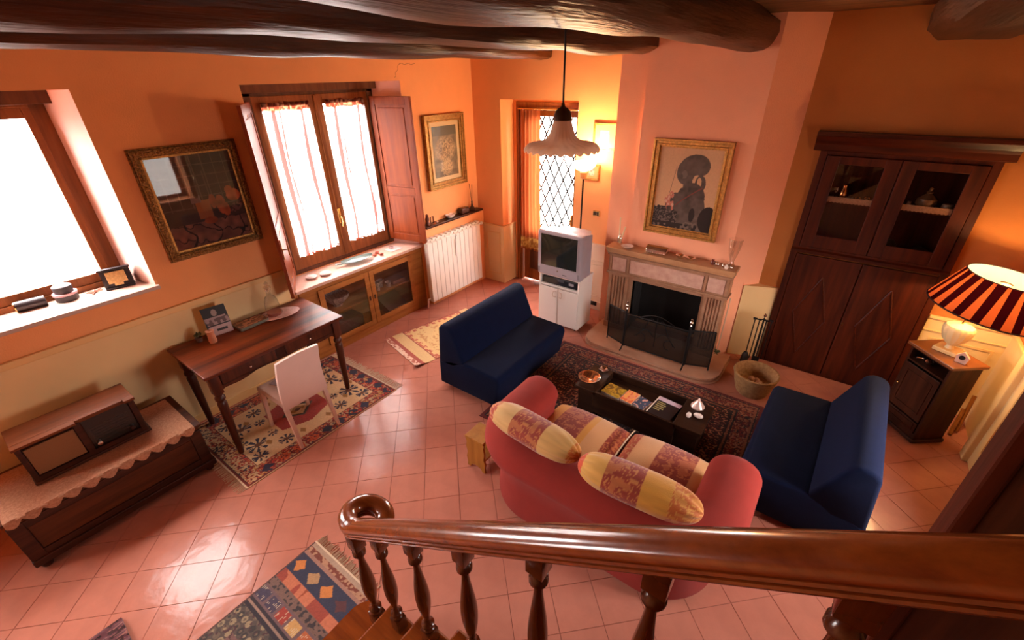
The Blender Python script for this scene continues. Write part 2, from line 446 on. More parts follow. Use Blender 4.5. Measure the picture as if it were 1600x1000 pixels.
b = MB(); b.tube([(.0, -1.36+.012*math.sin(k*1.7)+.012*k, 2.99+.018*k) for k in range(9)], .0022, 4); b.tube([(.0, -1.26+.035*k, 3.13+.008*math.sin(k*2.1)) for k in range(8)], .0018, 4)
b.build('plaster_crack', mat('crack_shadow', (.30, .10, .04), rough=.9), wl)
# ---- back wall with the door niche
b = MB()
b.box(-.5, .49, 0, .6, 0, 3.5); b.box(1.70, 4.10, 0, .6, 0, 3.5); b.box(.49, 1.70, 0, .6, 2.71, 3.5)
b.box(.49, .56, .3, .6, 0, 2.71); b.box(1.62, 1.70, .3, .6, 0, 2.71); b.box(.56, 1.62, .3, .6, 2.67, 2.71)
wb = struct(b, 'wall_back', M_wall)
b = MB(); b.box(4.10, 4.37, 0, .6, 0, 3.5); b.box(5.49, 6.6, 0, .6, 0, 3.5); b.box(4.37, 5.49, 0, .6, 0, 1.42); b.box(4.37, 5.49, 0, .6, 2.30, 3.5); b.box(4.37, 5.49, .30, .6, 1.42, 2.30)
b.build('dimmed_ochre_bay', M_wallr, wb)  # bay whose dimmer light is carried by its darker plaster
# ---- chimney breast
b = MB()
b.box(2.33, 2.64, -.26, 0, .84, 3.5); b.box(2.33, 2.70, -.26, 0, 0, .84)
b.box(2.64, 3.80, -.30, 0, .84, 3.5); b.box(3.74, 3.80, -.30, 0, 0, .84)
b.prism([(3.80, -.30), (4.10, 0), (3.80, 0)], 'z', 0, 3.5)
wc = struct(b, 'wall_chimney', M_chim)
b = MB(); b.box(6.15, 6.6, -2.6, 0, 0, .95) if False else None
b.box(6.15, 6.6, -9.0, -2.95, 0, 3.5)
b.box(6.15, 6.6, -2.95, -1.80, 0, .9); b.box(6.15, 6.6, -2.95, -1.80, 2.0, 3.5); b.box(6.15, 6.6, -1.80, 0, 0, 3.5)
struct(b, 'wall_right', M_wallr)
def side_window(name, x0, x1, a, c, z0, z1, axis='y'):
    def bx(b, u0, u1, p0, p1):
        if axis == 'y': b.box(x0, x1, u0, u1, p0, p1, .004)
        else: b.box(u0, u1, x0, x1, p0, p1, .004)
    b = MB(); m_ = (a+c)/2
    for (u0, u1, p0, p1) in ((a, a+.07, z0, z1), (c-.07, c, z0, z1), (m_-.05, m_+.05, z0+.07, z1-.07), (a+.07, c-.07, z0, z0+.07), (a+.07, c-.07, z1-.07, z1)): bx(b, u0, u1, p0, p1)
    wd = struct(b, name, M_frame)
    for (u0, u1) in ((a+.07, m_-.05), (m_+.05, c-.07)):
        b = MB()
        if axis == 'y': b.box((x0+x1)/2-.002, (x0+x1)/2+.002, u0, u1, z0+.07, z1-.07)
        else: b.box(u0, u1, (x0+x1)/2-.002, (x0+x1)/2+.002, z0+.07, z1-.07)
        b.build('pane', M_glass, wd)
side_window('added_window', -.46, -.40, -8.1, -6.5, 1.3, 2.96)  # unseen window, added to send more light to the chimney breast
side_window('window_4', 6.50, 6.56, -2.95, -1.80, .9, 2.0)
b = MB(); b.box(-.5, 6.6, -9.4, -9.0, 0, 3.5)
struct(b, 'wall_front', M_wall)
struct(MB().box(-.5, 6.6, -9.4, .6, CH, 3.6), 'ceiling', M_ceil)

# ---- log beams running from the back wall towards the camera
def log_beam(x0, x1, yend, ystart, zb, ztop, seed, taper=0.0, label='', drift=0.0):
    rs = np.random.RandomState(seed); n = 46; seg = 16
    cx, rz = (x0+x1)/2, (ztop-zb)/2; rx = (x1-x0)/2; b = MB()
    ph = rs.rand(8)*6; fr = rs.uniform(.8, 3.0, 8)
    pr = []
    for i in range(n+1):
        t = i/n; y = yend + (ystart-yend)*t; ring = []
        k = 1-taper*max(0, 1-t*9)**1.5
        wob = .012*math.sin(fr[0]*y+ph[0]) + .006*math.sin(fr[1]*2*y+ph[1]); wz = .008*math.sin(fr[2]*1.5*y+ph[2]) + .006*math.sin(5*y+ph[3])
        for s_ in range(seg):
            a = 2*PI*s_/seg
            ca, sa = math.cos(a), math.sin(a)
            e = .62                                                     # squared-off log
            px = math.copysign(abs(ca)**e, ca)*rx*k; pz = math.copysign(abs(sa)**e, sa)*rz*k
            q = 1+.045*math.sin(3*a+1.7*y+ph[4])+.03*math.sin(5*a-2.6*y+ph[5])+.02*math.sin(7*a+6*y+ph[6])
            ring.append(b.bm.verts.new((cx+drift*t+wob+px*q, y, (zb+ztop)/2+(1-k)*rz*.6+wz+pz*q)))
        pr.append(ring)
    for i in range(n):
        for s_ in range(seg):
            j = (s_+1) % seg; b.bm.faces.new((pr[i][s_], pr[i][j], pr[i+1][j], pr[i+1][s_]))
    b.bm.faces.new(pr[0]); b.bm.faces.new(pr[-1]); b.smooth = True
    return solo(b, 'ceiling_beam', M_beam, label, 'beam', 'log beams under the ceiling')
log_beam(.98, 1.33, 0, -8.95, 3.145, 3.40, 3, label='thin knobbly log beam nearest the window wall')
log_beam(2.38, 2.72, -.27, -8.95, 3.15, 3.43, 11, label='long log beam ending against the left of the pink chimney breast')
log_beam(3.38, 3.76, -.31, -8.95, 3.155, 3.43, 21, label='thick log beam over the portrait from which the pendant hangs')
log_beam(4.74, 5.24, 0, -8.95, 3.15, 3.43, 34, taper=.12, label='log beam above the dark cupboard at the top right')

# ---- dado panelling
def panel_frame(b, axis, u0, u1, z0, z1, d0, d1, t=.018):
    """a raised rectangular moulding on a dado; axis 'x': runs along x at y in d0..d1"""
    for (a0, a1, c0, c1) in ((u0, u1, z0, z0+t), (u0, u1, z1-t, z1), (u0, u0+t, z0+t, z1-t), (u1-t, u1, z0+t, z1-t)):
        if axis == 'x': b.box(a0, a1, d0, d1, c0, c1)
        else: b.box(d0, d1, a0, a1, c0, c1)
t1 = struct(MB().box(0, .018, -8.95, -3.19, 0, 1.17), 'trim_1', M_cream)
b = MB(); b.box(0, .036, -8.95, -3.19, 1.17, 1.225, .006); b.build('dado_rail', M_cream2, t1)
b = MB(); b.box(.018, .03, -8.95, -3.19, 0, .09, .004); b.build('skirting', M_cream2, t1)
t2 = struct(MB().box(.10, .505, -.015, 0, 0, .93).box(.49, .505, 0, .3, 0, .93), 'trim_2', M_cream)
b = MB(); b.box(.10, .52, -.03, 0, .93, .955, .004); b.box(.49, .52, 0, .3, .93, .955, .004); b.build('dado_rail', M_cream2, t2)
b = MB(); panel_frame(b, 'x', .17, .44, .14, .84, -.024, -.014); b.build('panel_moulding', M_cream2, t2)
M_dadow = mat('pale_dado_paint', (0.80, 0.60, 0.44), rough=0.6)
t3 = struct(MB().box(1.70, 2.33, -.015, 0, 0, .96), 'trim_3', M_dadow)
b = MB(); b.box(1.69, 2.33, -.035, 0, .95, .985, .006); b.box(1.69, 2.33, -.024, 0, .72, .74, .004); b.build('dado_rail', M_dadow, t3)
b = MB(); panel_frame(b, 'x', 1.98, 2.28, .2, .68, -.026, -.014); b.build('panel_moulding', M_dadow, t3)
b = MB(); b.box(1.70, 2.33, -.028, 0, 0, .13, .006); b.build('skirting', M_dadow, t3)
t4 = struct(MB().prism([(3.98, -.14), (4.30, -.02), (4.30, 0), (4.10, 0)], 'z', 0, .90), 'trim_4', M_cream)
t5 = struct(MB().box(5.56, 6.15, -.015, 0, 0, .93).box(6.135, 6.15, -.62, 0, 0, .93), 'trim_5', M_cream)
b = MB(); b.box(5.56, 6.15, -.035, 0, .93, .96, .006); b.box(5.56, 6.15, -.026, 0, .80, .815, .004)
panel_frame(b, 'x', 5.62, 6.08, .16, .74, -.026, -.014); b.box(6.12, 6.15, -.62, 0, .93, .96, .006); b.build('dado_rail', M_cream2, t5)
# ---- pale door with casing in the right wall
d2 = struct(MB().box(6.09, 6.14, -1.62, -.76, .01, 2.35), 'door_2', M_cream)
b = MB()
b.box(6.05, 6.15, -.76, -.65, 0, 2.45, .008); b.box(6.05, 6.15, -1.73, -1.62, 0, 2.45, .008); b.box(6.05, 6.15, -1.62, -.76, 2.35, 2.45, .008)
b.build('door_casing', M_cream2, d2)
for z0, z1 in ((.2, 1.0), (1.15, 2.2)):
    b = MB(); panel_frame(b, 'y', -1.5, -.88, z0, z1, 6.078, 6.09, .03); b.build('door_panel', M_cream2, d2)
b = MB(); b.tube([(6.09, -1.52, 1.05), (6.04, -1.52, 1.05), (6.04, -1.40, 1.05)], .009); b.build('door_handle', M_brass, d2)

# ---- door_1: glazed outside door in the niche
b = MB(); b.box(.56, .64, .30, .38, 0, 2.67, .006); b.box(1.54, 1.62, .30, .38, 0, 2.67, .006); b.box(.64, 1.54, .30, .38, 2.58, 2.67, .006)
b.box(.56, .60, .27, .30, 0, 2.60, .004); b.box(1.58, 1.62, .27, .30, 0, 2.60, .004); b.box(.56, 1.62, .27, .30, 2.60, 2.67, .004)
d1 = struct(b, 'door_1', M_frame)
b = MB(); b.box(.65, .75, .34, .39, .02, 2.57, .006); b.box(1.50, 1.53, .34, .39, .02, 2.57, .004); b.box(.75, 1.50, .34, .39, 2.49, 2.57, .006)
b.box(.75, 1.50, .34, .39, .02, .20, .006); b.box(.75, 1.50, .34, .39, .78, .90, .006)
leaf = b.build('door_leaf', M_frame, d1)
MB().box(.75, 1.50, .36, .375, .20, .78).build('door_panel', M_framedark, leaf)
MB().box(.75, 1.50, .362, .368, .90, 2.49).build('pane', M_glass, d1)
b = MB(); r_ = .012
for k in range(-9, 7):
    for sg in (-1, 1):
        # straight diagonal bars of the diamond grille, clipped to the opening
        c0 = .75+.15*k if sg > 0 else 1.50-.15*k; sl_ = sg*.15/.30; pts = []
        for z in (.90, 2.49):
            pass
        za = .90 if .75 <= c0 <= 1.50 else .90+((.75-c0)/sl_ if sg > 0 else (1.50-c0)/sl_)
        ze = .90+((1.50-c0)/sl_ if sg > 0 else (.75-c0)/sl_)
        za = max(.90, za); ze = min(2.49, ze)
        if ze > za+.02: b.tube([(c0+sl_*(za-.90), .43, za), (c0+sl_*(ze-.90), .43, ze)], .0105, 5)
b.build('diamond_grille', mat('grille_iron', (.01, .01, .01), rough=.8, spec=.1), d1)
b = MB(); b.tube([(1.49, .34, 1.12), (1.49, .29, 1.12), (1.44, .28, 1.12)], .008); b.box(1.475, 1.505, .325, .34, 1.02, 1.20, .004); b.build('door_handle', M_brass, d1)

# ---- window_2 : two sashes with sheer curtains, shutters folded into the room
def vc_translucent(name, transp=.28, trl=.7):
    m = cloth_translucent(name, (1, 1, 1, 1), transp, trl); nt = m.node_tree
    a = nt.nodes.new('ShaderNodeAttribute'); a.attribute_name = 'pattern'
    for n in nt.nodes:
        if n.type in ('BSDF_DIFFUSE', 'BSDF_TRANSLUCENT', 'BSDF_TRANSPARENT'): nt.links.new(a.outputs['Color'], n.inputs['Color'])
    return m
M_sheer = vc_translucent('sheer_curtain_cloth', .34, .6)
b = MB()
Y0, Y1, ZB, ZT = -2.95, -1.47, .96, 2.90
b.box(-.46, -.36, Y0-.06, Y0+.05, ZB, ZT, .004); b.box(-.46, -.36, Y1-.05, Y1+.05, ZB, ZT, .004); b.box(-.46, -.36, Y0-.06, Y1+.05, ZT-.05, 2.965, .004); b.box(-.46, -.36, Y0+.05, Y1-.05, ZB, ZB+.05, .004)
b.box(-.40, -.30, -3.08, -1.36, 2.88, 2.962, .004)
w2 = struct(b, 'window_2', M_framedark)
mid = (Y0+Y1)/2
for (a, c, nm) in ((Y0+.05, mid-.003, 0), (mid+.003, Y1-.05, 1)):
    b = MB(); x0, x1 = -.43, -.365; sw = .085
    b.box(x0, x1, a, a+sw, ZB+.04, ZT-.05, .005); b.box(x0, x1, c-sw, c, ZB+.04, ZT-.05, .005)
    b.box(x0, x1, a+sw, c-sw, ZT-.15, ZT-.05, .005); b.box(x0, x1, a+sw, c-sw, ZB+.05, ZB+.20, .005)
    sash = b.build('sash', M_frame, w2)
    MB().box(-.402, -.398, a+sw, c-sw, ZB+.20, ZT-.15).build('pane', M_glass, sash)
b = MB(); b.box(-.37, -.35, mid-.02, mid+.02, ZB+.05, ZT-.06, .006); b.build('meeting_strip', M_frame, w2)
b = MB(); b.box(-.35, -.338, mid-.016, mid+.016, 1.42, 1.60, .004); b.tube([(-.338, mid, 1.50), (-.30, mid, 1.50), (-.295, mid+.0, 1.44), (-.30, mid-.01, 1.39)], .009)
b.build('window_handle', M_brass, w2)
def shutter(hinge, tip, zb, zt):
    hx, hy = hinge; v = Vector((tip[0]-hx, tip[1]-hy)); Lh = v.length; ang = math.atan2(v.y, v.x)
    m = Matrix.Translation((hx, hy, 0)) @ Matrix.Rotation(ang, 4, 'Z'); t = .016
    b = MB(); st = .075; zm = zb+(zt-zb)*.38
    b.box(0, st, -t, t, zb, zt, .003, m); b.box(Lh-st, Lh, -t, t, zb, zt, .003, m)
    b.box(st, Lh-st, -t, t, zb, zb+.09, .003, m); b.box(st, Lh-st, -t, t, zt-.09, zt, .003, m); b.box(st, Lh-st, -t, t, zm-.045, zm+.045, .003, m)
    s = b.build('shutter', M_shut, w2)
    for z0, z1 in ((zb+.09, zm-.045), (zm+.045, zt-.09)):
        b = MB(); b.box(st-.005, Lh-st+.005, -.006, .006, z0-.005, z1+.005, 0, m); b.box(st+.03, Lh-st-.03, -.012, .012, z0+.03, z1-.03, .008, m)
        b.build('shutter_panel', M_shut, s)
    return s, m, Lh
shutter((-.35, -1.49), (.24, -1.375), 1.03, 2.80)
shL, mL, LL = shutter((-.35, -2.94), (.29, -3.33), 1.0, 2.81)
b = MB(); b.tube([Vector(mL @ Vector((LL-.03, .02, z))) for z in (1.42, 1.47, 1.52, 1.57, 1.62)], .006)
b.tube([Vector(mL @ Vector((LL-.03, .02, 1.52))), Vector(mL @ Vector((LL-.03, .075, 1.52)))], .006); b.tube([Vector(mL @ Vector((LL-.03, .075, z))) for z in (1.46, 1.52, 1.58)], .006)
b.build('shutter_latch', M_brass, shL)

def sheer(name, label, x, y0, y1, z0, z1, seed, stripe=True, folds=9, amp=.016):
    def P(U, V):
        return (x + amp*np.sin(U*folds*2*PI+seed) + .006*np.sin(U*folds*5+V*3), y0+(y1-y0)*U, z0+(z1-z0)*V + .006*np.sin(U*14+seed))
    def C(U, V):
        c = np.ones(U.shape+(3,))*np.array([.93, .90, .88])
        if stripe:
            for u0, wd in ((.22, .045), (.33, .015), (.80, .04)):
                mk = np.abs(U-u0-.02*np.sin(V*8)) < wd; c[mk] = np.array([.16, .050, .045])
            n = vnoise(U*26, V*90, seed)
            mk = (V > .955) | ((V < .015) & (n > .45)); c[mk] = np.array([.14, .025, .012])
            mk = (V > .955) & (n > .6); c[mk] = np.array([.4, .16, .08])
        return c
    o = painted(name, M_sheer, P, C, 120, 90)
    recenter(o); return tag(o, label, 'curtain', 'sheer curtains on the sashes')
sheer('sheer_curtain', 'sheer white curtain with red stripe on the left sash of the open-shuttered window', -.345, Y0+.11, mid-.095, 1.155, 2.79, 1)
sheer('sheer_curtain', 'sheer white curtain with red edging on the right sash of the open-shuttered window', -.345, mid+.095, Y1-.12, 1.155, 2.79, 2)
# ---- curtain of the glazed door
M_dcur = vc_translucent('rust_curtain_cloth', .06, .55)
def dP(U, V):
    return (.655+.33*U+.05*(V > .8)*0 - .0*V + .10*np.clip(.45-V, 0, 1)*U, .235+.022*np.sin(U*34)+.012*np.sin(U*13+V*3), .57+2.0*V)
def dC(U, V):
    n = vnoise(U*14, V*80, 3); c = np.ones(U.shape+(3,))*np.array([.40, .095, .028])
    m = V < .10; c[m] = np.array([.50, .22, .05]); c[m & (n > .55)] = np.array([.75, .45, .12]); c[(V < .012)] = np.array([.4, .12, .04]); c[(np.abs(V-.10) < .006)] = np.array([.35, .10, .04])
    return c
o = painted('door_curtain', M_dcur, dP, dC, 90, 110); recenter(o); tag(o, 'rust orange curtain with a golden patterned hem at the left of the glazed door', 'curtain')
b = MB(); b.tube([(.62, .235, 2.585), (1.56, .235, 2.585)], .009)
solo(b, 'curtain_rod', M_brass, 'brass rod carrying the rust orange door curtain', 'curtain rod')
# ---- window_1 at the left edge of the view
b = MB()
b.box(-.46, -.40, -4.50, -4.37, 1.45, 2.965, .005); b.box(-.46, -.34, -5.50, -5.38, 1.45, 2.965, .005); b.box(-.46, -.34, -5.38, -4.50, 2.85, 2.965, .005); b.box(-.46, -.34, -5.38, -4.50, 1.45, 1.50, .005)
w1 = struct(b, 'window_1', M_frame)
b = MB(); b.box(-.36, -.28, -5.5, -4.36, 2.87, 2.962, .004); b.build('window_head', M_framedark, w1)
for (a, c) in ((-5.381, -4.499),):
    b = MB(); sw = .05
    b.box(-.42, -.36, a, a+sw, 1.499, 2.851, .004); b.box(-.42, -.36, c-sw, c, 1.499, 2.851, .004); b.box(-.42, -.36, a+sw, c-sw, 2.78, 2.851, .004); b.box(-.42, -.36, a+sw, c-sw, 1.499, 1.575, .004)
    s = b.build('sash', M_frame, w1)
    MB().box(-.394, -.39, a+sw, c-sw, 1.575, 2.78).build('pane', M_glass, s)
b = MB(); b.box(-.45, .035, -5.57, -4.29, 1.42, 1.455, .006); b.build('window_sill', mat('pale_stone', (.62, .46, .38), rough=.4, var=.06), w1)

# ---- staircase under the camera
st = thing('staircase', 'varnished wooden staircase climbing to the right in the foreground', 'stairs', (2.95, -5.1, 0))
NS = 9
for k in range(NS):
    x = 2.90+.275*k; z = .2*(k+1)
    b = MB()
    w_ = .03
    yo = -4.575
    if k == 0:
        pts = [(x+.02, -5.75)] + [(x+.10-.10*math.cos(a), yo-.12+.12*math.sin(a)) for a in np.linspace(0, PI/2, 8)] + [(x+.40, yo), (x+.40, -5.75)]
        b.prism(pts, 'z', z-.035, z)
    else: b.box(x, x+.305, -5.75, yo, z-.035, z, .012)
    b.build('tread', M_rail if k < 20 else M_rail, st)
    MB().box(x+.03, x+.05, -5.70, yo-.05, z-.2, z-.035).build('riser', M_railz, st)
b = MB(); s_ = .2/.275
b.prism([(2.97, 0), (3.25, 0), (5.40, 1.56), (5.40, 1.80), (5.2, 1.66), (2.97, .02)], 'y', -4.70, -4.655)
b.build('stringer', M_railz, st)
b = MB(); b.box(5.375, 6.15, -5.75, -4.575, 1.76, 1.80); b.build('landing', M_rail, st)
# =================================================================== BANISTER
bn = thing('stair_banister', 'varnished brown wooden banister with turned balusters across the foreground', 'banister', (3.0, -4.63, .2))
SL = .757; RX = 3.06; RZ = 1.035
def rail_z(x): return RZ + SL*(x-RX)
_h = [(.029, -.062), (.036, -.058), (.039, -.050), (.037, -.043), (.031, -.040), (.031, -.035), (.039, -.033), (.043, -.026), (.041, -.018), (.036, -.015), (.037, -.011), (.047, -.004), (.047, .010), (.038, .026), (.020, .036)]
prof = _h + [(0, .040)] + [(-a, b_) for a, b_ in _h[::-1]]
path = []
yR = -4.63
# volute: the rail end turns away from the stairs and curls back
for a in np.linspace(-PI*0.62, PI*0.5, 22)[::-1]:
    pass
cx, cy, rr = 3.085, yR+.098, .098
for k, a in enumerate(np.linspace(0.12*PI, 1.5*PI, 30)):
    r2 = rr*(0.72+.28*k/29)
    path.append((cx+r2*1.2*math.cos(a), cy+r2*math.sin(a), rail_z(cx)-.055+.055*(k/29)**1.5))
for x in np.linspace(3.13, 5.9, 60): path.append((x, yR, rail_z(x)))
b = MB(); b.sweep(path, prof); b.smooth = True
hr = b.build('handrail', M_rail, bn)
def baluster(x, zt, zb, k=1.0, newel=False):
    b = MB(); H = zt-zb; h = .029*k
    def blk(z0, z1): b.box(x-h, x+h, yR-h, yR+h, z0, z1, .004)
    tb = .085; bb = .10
    b.box(x-h, x+h, yR-h, yR+h, zt-tb, zt+.02, .003)
    P_ = [(.026*k, 0.0), (.030*k, .012), (.022*k, .026), (.030*k, .046), (.029*k, .056), (.017*k, .072), (.015*k, .10), (.021*k, .17), (.030*k, .28), (.032*k, .33), (.027*k, .40), (.018*k, .47), (.014*k, .52)]
    T0 = zb+bb; T1 = zt-tb; hh = T1-T0; m_ = .075*k
    pr = [(.028*k, T0), (.028*k, T0+.01), (.018*k, T0+.02), (.031*k, T0+.035), (.031*k, T0+.05), (.017*k, T0+.066), (.014*k, T0+.09)]
    for t in np.linspace(.0, 1, 14):
        z = T0+.10+(hh-.20)*t
        r = .014*k + .020*k*math.sin(PI*min(1, (t*1.0)**.8))**1.3
        pr.append((r, z))
    pr += [(.014*k, T1-.09), (.013*k, T1-.07), (.030*k, T1-.052), (.030*k, T1-.036), (.018*k, T1-.02), (.028*k, T1-.008), (.022*k, T1)]
    b.lathe(pr, (x, yR, 0), 14)
    b.box(x-h*1.05, x+h*1.05, yR-h*1.05, yR+h*1.05, zb, T0, .003)
    # chamfered lower end of the top block
    return b.build('newel' if newel else 'baluster', M_railz, bn)
treadz = lambda x: .2*max(1, int(math.floor((x-2.90)/.275))+1)
baluster(3.085, rail_z(3.085)-.075, treadz(3.06), 1.15, True)
for x in (3.31, 3.575, 3.87, 4.185, 4.50, 4.80, 5.09): baluster(x, rail_z(x)-.055, treadz(x))
# dark wooden partition rising behind the rail
pt = thing('wooden_partition', 'tall dark brown wooden partition edge standing behind the right end of the banister', 'partition', (5.4, -3.93, 0))
MB().box(5.07, 5.115, -3.974, -3.886, 0, 3.40, .008).build('edge_post', M_cupz, pt)
MB().box(5.115, 6.14, -3.965, -3.90, 0, 3.40, .004).build('panel', M_darkz, pt)

# =================================================================== WINDOW CABINET
cb = thing('window_cabinet', 'light brown built-in cabinet with two glazed doors under the shuttered window', 'cabinet', (-.15, -2.22, 0))
b = MB(); b.box(-.36, .02, -3.135, -3.115, 0, .905); b.box(-.36, .02, -1.315, -1.295, 0, .905); b.box(-.36, -.345, -3.115, -1.315, 0, .905); b.box(-.345, .01, -3.115, -1.315, .10, .12); b.box(-.345, .02, -3.115, -1.315, .885, .905)
b.box(0, .02, -3.115, -2.93, 0, .885); b.box(0, .02, -1.50, -1.315, 0, .885); b.box(0, .02, -2.93, -1.50, 0, .12); b.box(0, .02, -2.93, -1.50, .86, .885)
b.build('carcass', M_cab, cb)
MB().box(-.345, .0, -3.11, -1.32, .47, .488).build('shelf', M_cab, cb)
for (a, c, hy) in ((-2.925, -2.223, -2.26), (-2.217, -1.505, -2.185)):
    b = MB(); sw = .068
    b.box(.02, .042, a, a+sw, .12, .86, .004); b.box(.02, .042, c-sw, c, .12, .86, .004); b.box(.02, .042, a+sw, c-sw, .12, .12+sw, .004); b.box(.02, .042, a+sw, c-sw, .86-sw, .86, .004)
    dr = b.build('door', M_cab, cb)
    MB().box(.028, .032, a+sw, c-sw, .12+sw, .86-sw).build('pane', M_cglass, dr)
    MB().box(.042, .047, hy-.012, hy+.012, .47, .53, .002).build('keyhole_plate', M_dark, dr)
b = MB(); b.box(-.365, .06, -3.18, -1.262, .912, .952, .010)
solo(b, 'window_ledge', mat('pink_marble_ledge', (.60, .34, .26), rough=.3, color2=(.72, .46, .37, 1), vscale=5, detail=8), 'long pinkish ledge slab on top of the glazed built-in cabinet', 'ledge')

# =================================================================== RADIATOR
rd = thing('radiator', 'white sectional radiator below the dark wooden shelf in the corner', 'radiator', (.17, -.72, 0))
n = 12; y0, y1 = -1.33, -.21; w_ = (y1-y0)/n
for k in range(n):
    a = y0+k*w_; b = MB()
    b.box(.125, .20, a+.003, a+w_-.003, .10, .985, .006)
    b.box(.15, .165, a+.010, a+w_-.010, .985, 1.02); b.box(.125, .20, a+.014, a+w_-.014, 1.02, 1.045, .005)
    b.build('section', M_whitep, rd)
MB().tube([(.16, y0-.02, .16), (.16, y0-.06, .16), (.14, y0-.06, .02)], .012).build('pipe', M_whitep, rd); MB().tube([(.16, y1, .98), (.16, y1+.06, .98)], .014).build('pipe', M_whitep, rd)
MB().lathe([(.018, 0), (.024, .01), (.024, .05), (.016, .06)], (.16, y1+.04, .98), 12, Matrix.Rotation(-PI/2, 4, 'X')).build('valve', M_white, rd)
b = MB(); b.box(.205, .222, -.80, -.765, .66, .92, .006); hu = b.build('humidifier', M_white, rd, label='narrow upright humidifier tube hooked on the radiator')
hu_ = MB().tube([(.212, -.78, .92), (.212, -.77, .955), (.18, -.70, .96)], .003); hu_.build('hook', M_iron, rd)
sh = solo(MB().box(.0, .135, -1.245, -.045, 1.158, 1.188, .006), 'wall_shelf', M_dark, 'narrow dark wooden shelf above the white radiator', 'shelf')

# =================================================================== FIREPLACE
fp = thing('fireplace', 'rosy stone fireplace surround with fluted pillars and black firebox', 'fireplace', (3.19, -.4, 0))
b = MB(); b.box(2.455, 3.92, -.525, -.30, 1.125, 1.17, .008); b.box(2.47, 3.905, -.512, -.30, 1.10, 1.125, .006); b.build('mantel_shelf', mat('mantel_top_stone', (.42, .20, .09), rough=.35, color2=(.52, .27, .13, 1), vscale=6), fp)
b = MB(); b.prism([(-.50, 1.10), (-.475, 1.075), (-.475, 1.06), (-.30, 1.06), (-.30, 1.10)], 'x', 2.475, 3.90); b.build('cornice', M_marble, fp)
b = MB(); b.box(2.49, 3.885, -.465, -.30, .85, 1.06, .003); b.box(2.475, 3.90, -.482, -.30, .825, .852, .008)
for x in (2.50, 2.725, 3.625, 3.85): b.box(x, x+.028, -.475, -.46, .855, 1.058, .003)
b.build('frieze', M_marble, fp)
for (a, c) in ((2.54, 2.715), (2.765, 3.615), (3.665, 3.84)):
    MB().box(a, c, -.474, -.46, .875, 1.04, .004).build('frieze_panel', mat('marble_panel', (.50, .27, .20), rough=.4, color2=(.64, .40, .31, 1), vscale=12, detail=9), fp)
for (a, c) in ((2.50, 2.75), (3.655, 3.87)):
    b = MB(); yb, yf = -.30, -.455
    nf = 5; w_ = (c-a-.05)/nf; pts = [(a, yb), (a, yf), (a+.02, yf)]
    for k in range(nf):
        u = a+.025+k*w_
        for q in range(5): pts.append((u+w_*(.12+.76*q/4), yf+.018*math.sin(PI*q/4)))
    pts += [(c-.02, yf), (c, yf), (c, yb)]
    b.prism(pts, 'z', .14, .80); b.box(a-.008, c+.008, yf-.012, yb, .06, .14, .005); b.box(a-.006, c+.006, yf-.01, yb, .80, .826, .004)
    b.build('fluted_pillar', M_marble, fp)
b = MB(); b.box(2.75, 2.79, -.43, -.30, .06, .80); b.box(3.625, 3.655, -.43, -.30, .06, .80); b.box(2.79, 3.625, -.43, -.30, .775, .825); b.build('inner_slip', M_marble, fp)
b = MB(); b.box(2.70, 2.79, -.36, -.01, .06, .84); b.box(3.625, 3.74, -.36, -.01, .06, .84); b.box(2.79, 3.625, -.03, -.005, .06, .84); b.box(2.79, 3.625, -.30, -.03, .80, .84)
b.build('firebox', M_soot, fp)
def hearth_pts(o):
    R_ = .24; x0, x1, yf = 2.41-o, 4.04+o, -.955-o; pts = [(x0, -.27)]
    for a in np.linspace(PI, 1.5*PI, 9): pts.append((x0+R_+R_*math.cos(a), yf+R_+R_*math.sin(a)))
    for a in np.linspace(1.5*PI, 2*PI, 9): pts.append((x1-R_+R_*math.cos(a), yf+R_+R_*math.sin(a)))
    pts.append((x1, -.27)); return pts
b = MB(); b.prism(hearth_pts(0), 'z', .035, .06); b.prism(hearth_pts(-.025), 'z', .022, .036); b.prism(hearth_pts(.012), 'z', 0, .022); b.build('hearth_slab', mat('hearth_stone', (.46, .22, .13), rough=.35, color2=(.56, .31, .2, 1), vscale=5, detail=8), fp)
# fire screen
fs = thing('fire_screen', 'black three-fold mesh fire screen with silver knobs on the hearth', 'fire screen', (3.3, -.83, .06))
M_mesh = bpy.data.materials.new('iron_gauze'); M_mesh.use_nodes = True
nt = M_mesh.node_tree; nt.nodes.remove(nt.nodes['Principled BSDF']); t_ = nt.nodes.new('ShaderNodeBsdfTransparent'); t_.inputs[0].default_value = (1, 1, 1, 1)
g_ = nt.nodes.new('ShaderNodeBsdfDiffuse'); g_.inputs[0].default_value = (.02, .015, .013, 1); m_ = nt.nodes.new('ShaderNodeMixShader'); m_.inputs[0].default_value = .62
nt.links.new(t_.outputs[0], m_.inputs[2]); nt.links.new(g_.outputs[0], m_.inputs[1]); nt.links.new(m_.outputs[0], nt.nodes['Material Output'].inputs[0]); m_.inputs[0].default_value = .14
def fold(p, q, h0, h1, name):
    p = Vector(p); q = Vector(q); b = MB()
    b.tube([(p.x, p.y, .10), (p.x, p.y, h0)], .008); b.tube([(q.x, q.y, .10), (q.x, q.y, h1)], .008); b.tube([(p.x, p.y, h0), (q.x, q.y, h1)], .008); b.tube([(p.x, p.y, .11), (q.x, q.y, .11)], .008)
    fr = b.build(name, M_iron, fs)
    b = MB(); v = [b.bm.verts.new(c) for c in ((p.x, p.y, .11), (q.x, q.y, .11), (q.x, q.y, h1), (p.x, p.y, h0))]; b.bm.faces.new(v); b.build('mesh', M_mesh, fr)
    b = MB()
    for f_ in (p, q): b.tube([(f_.x, f_.y, .11), (f_.x, f_.y-.0, .07)], .007)
    return fr
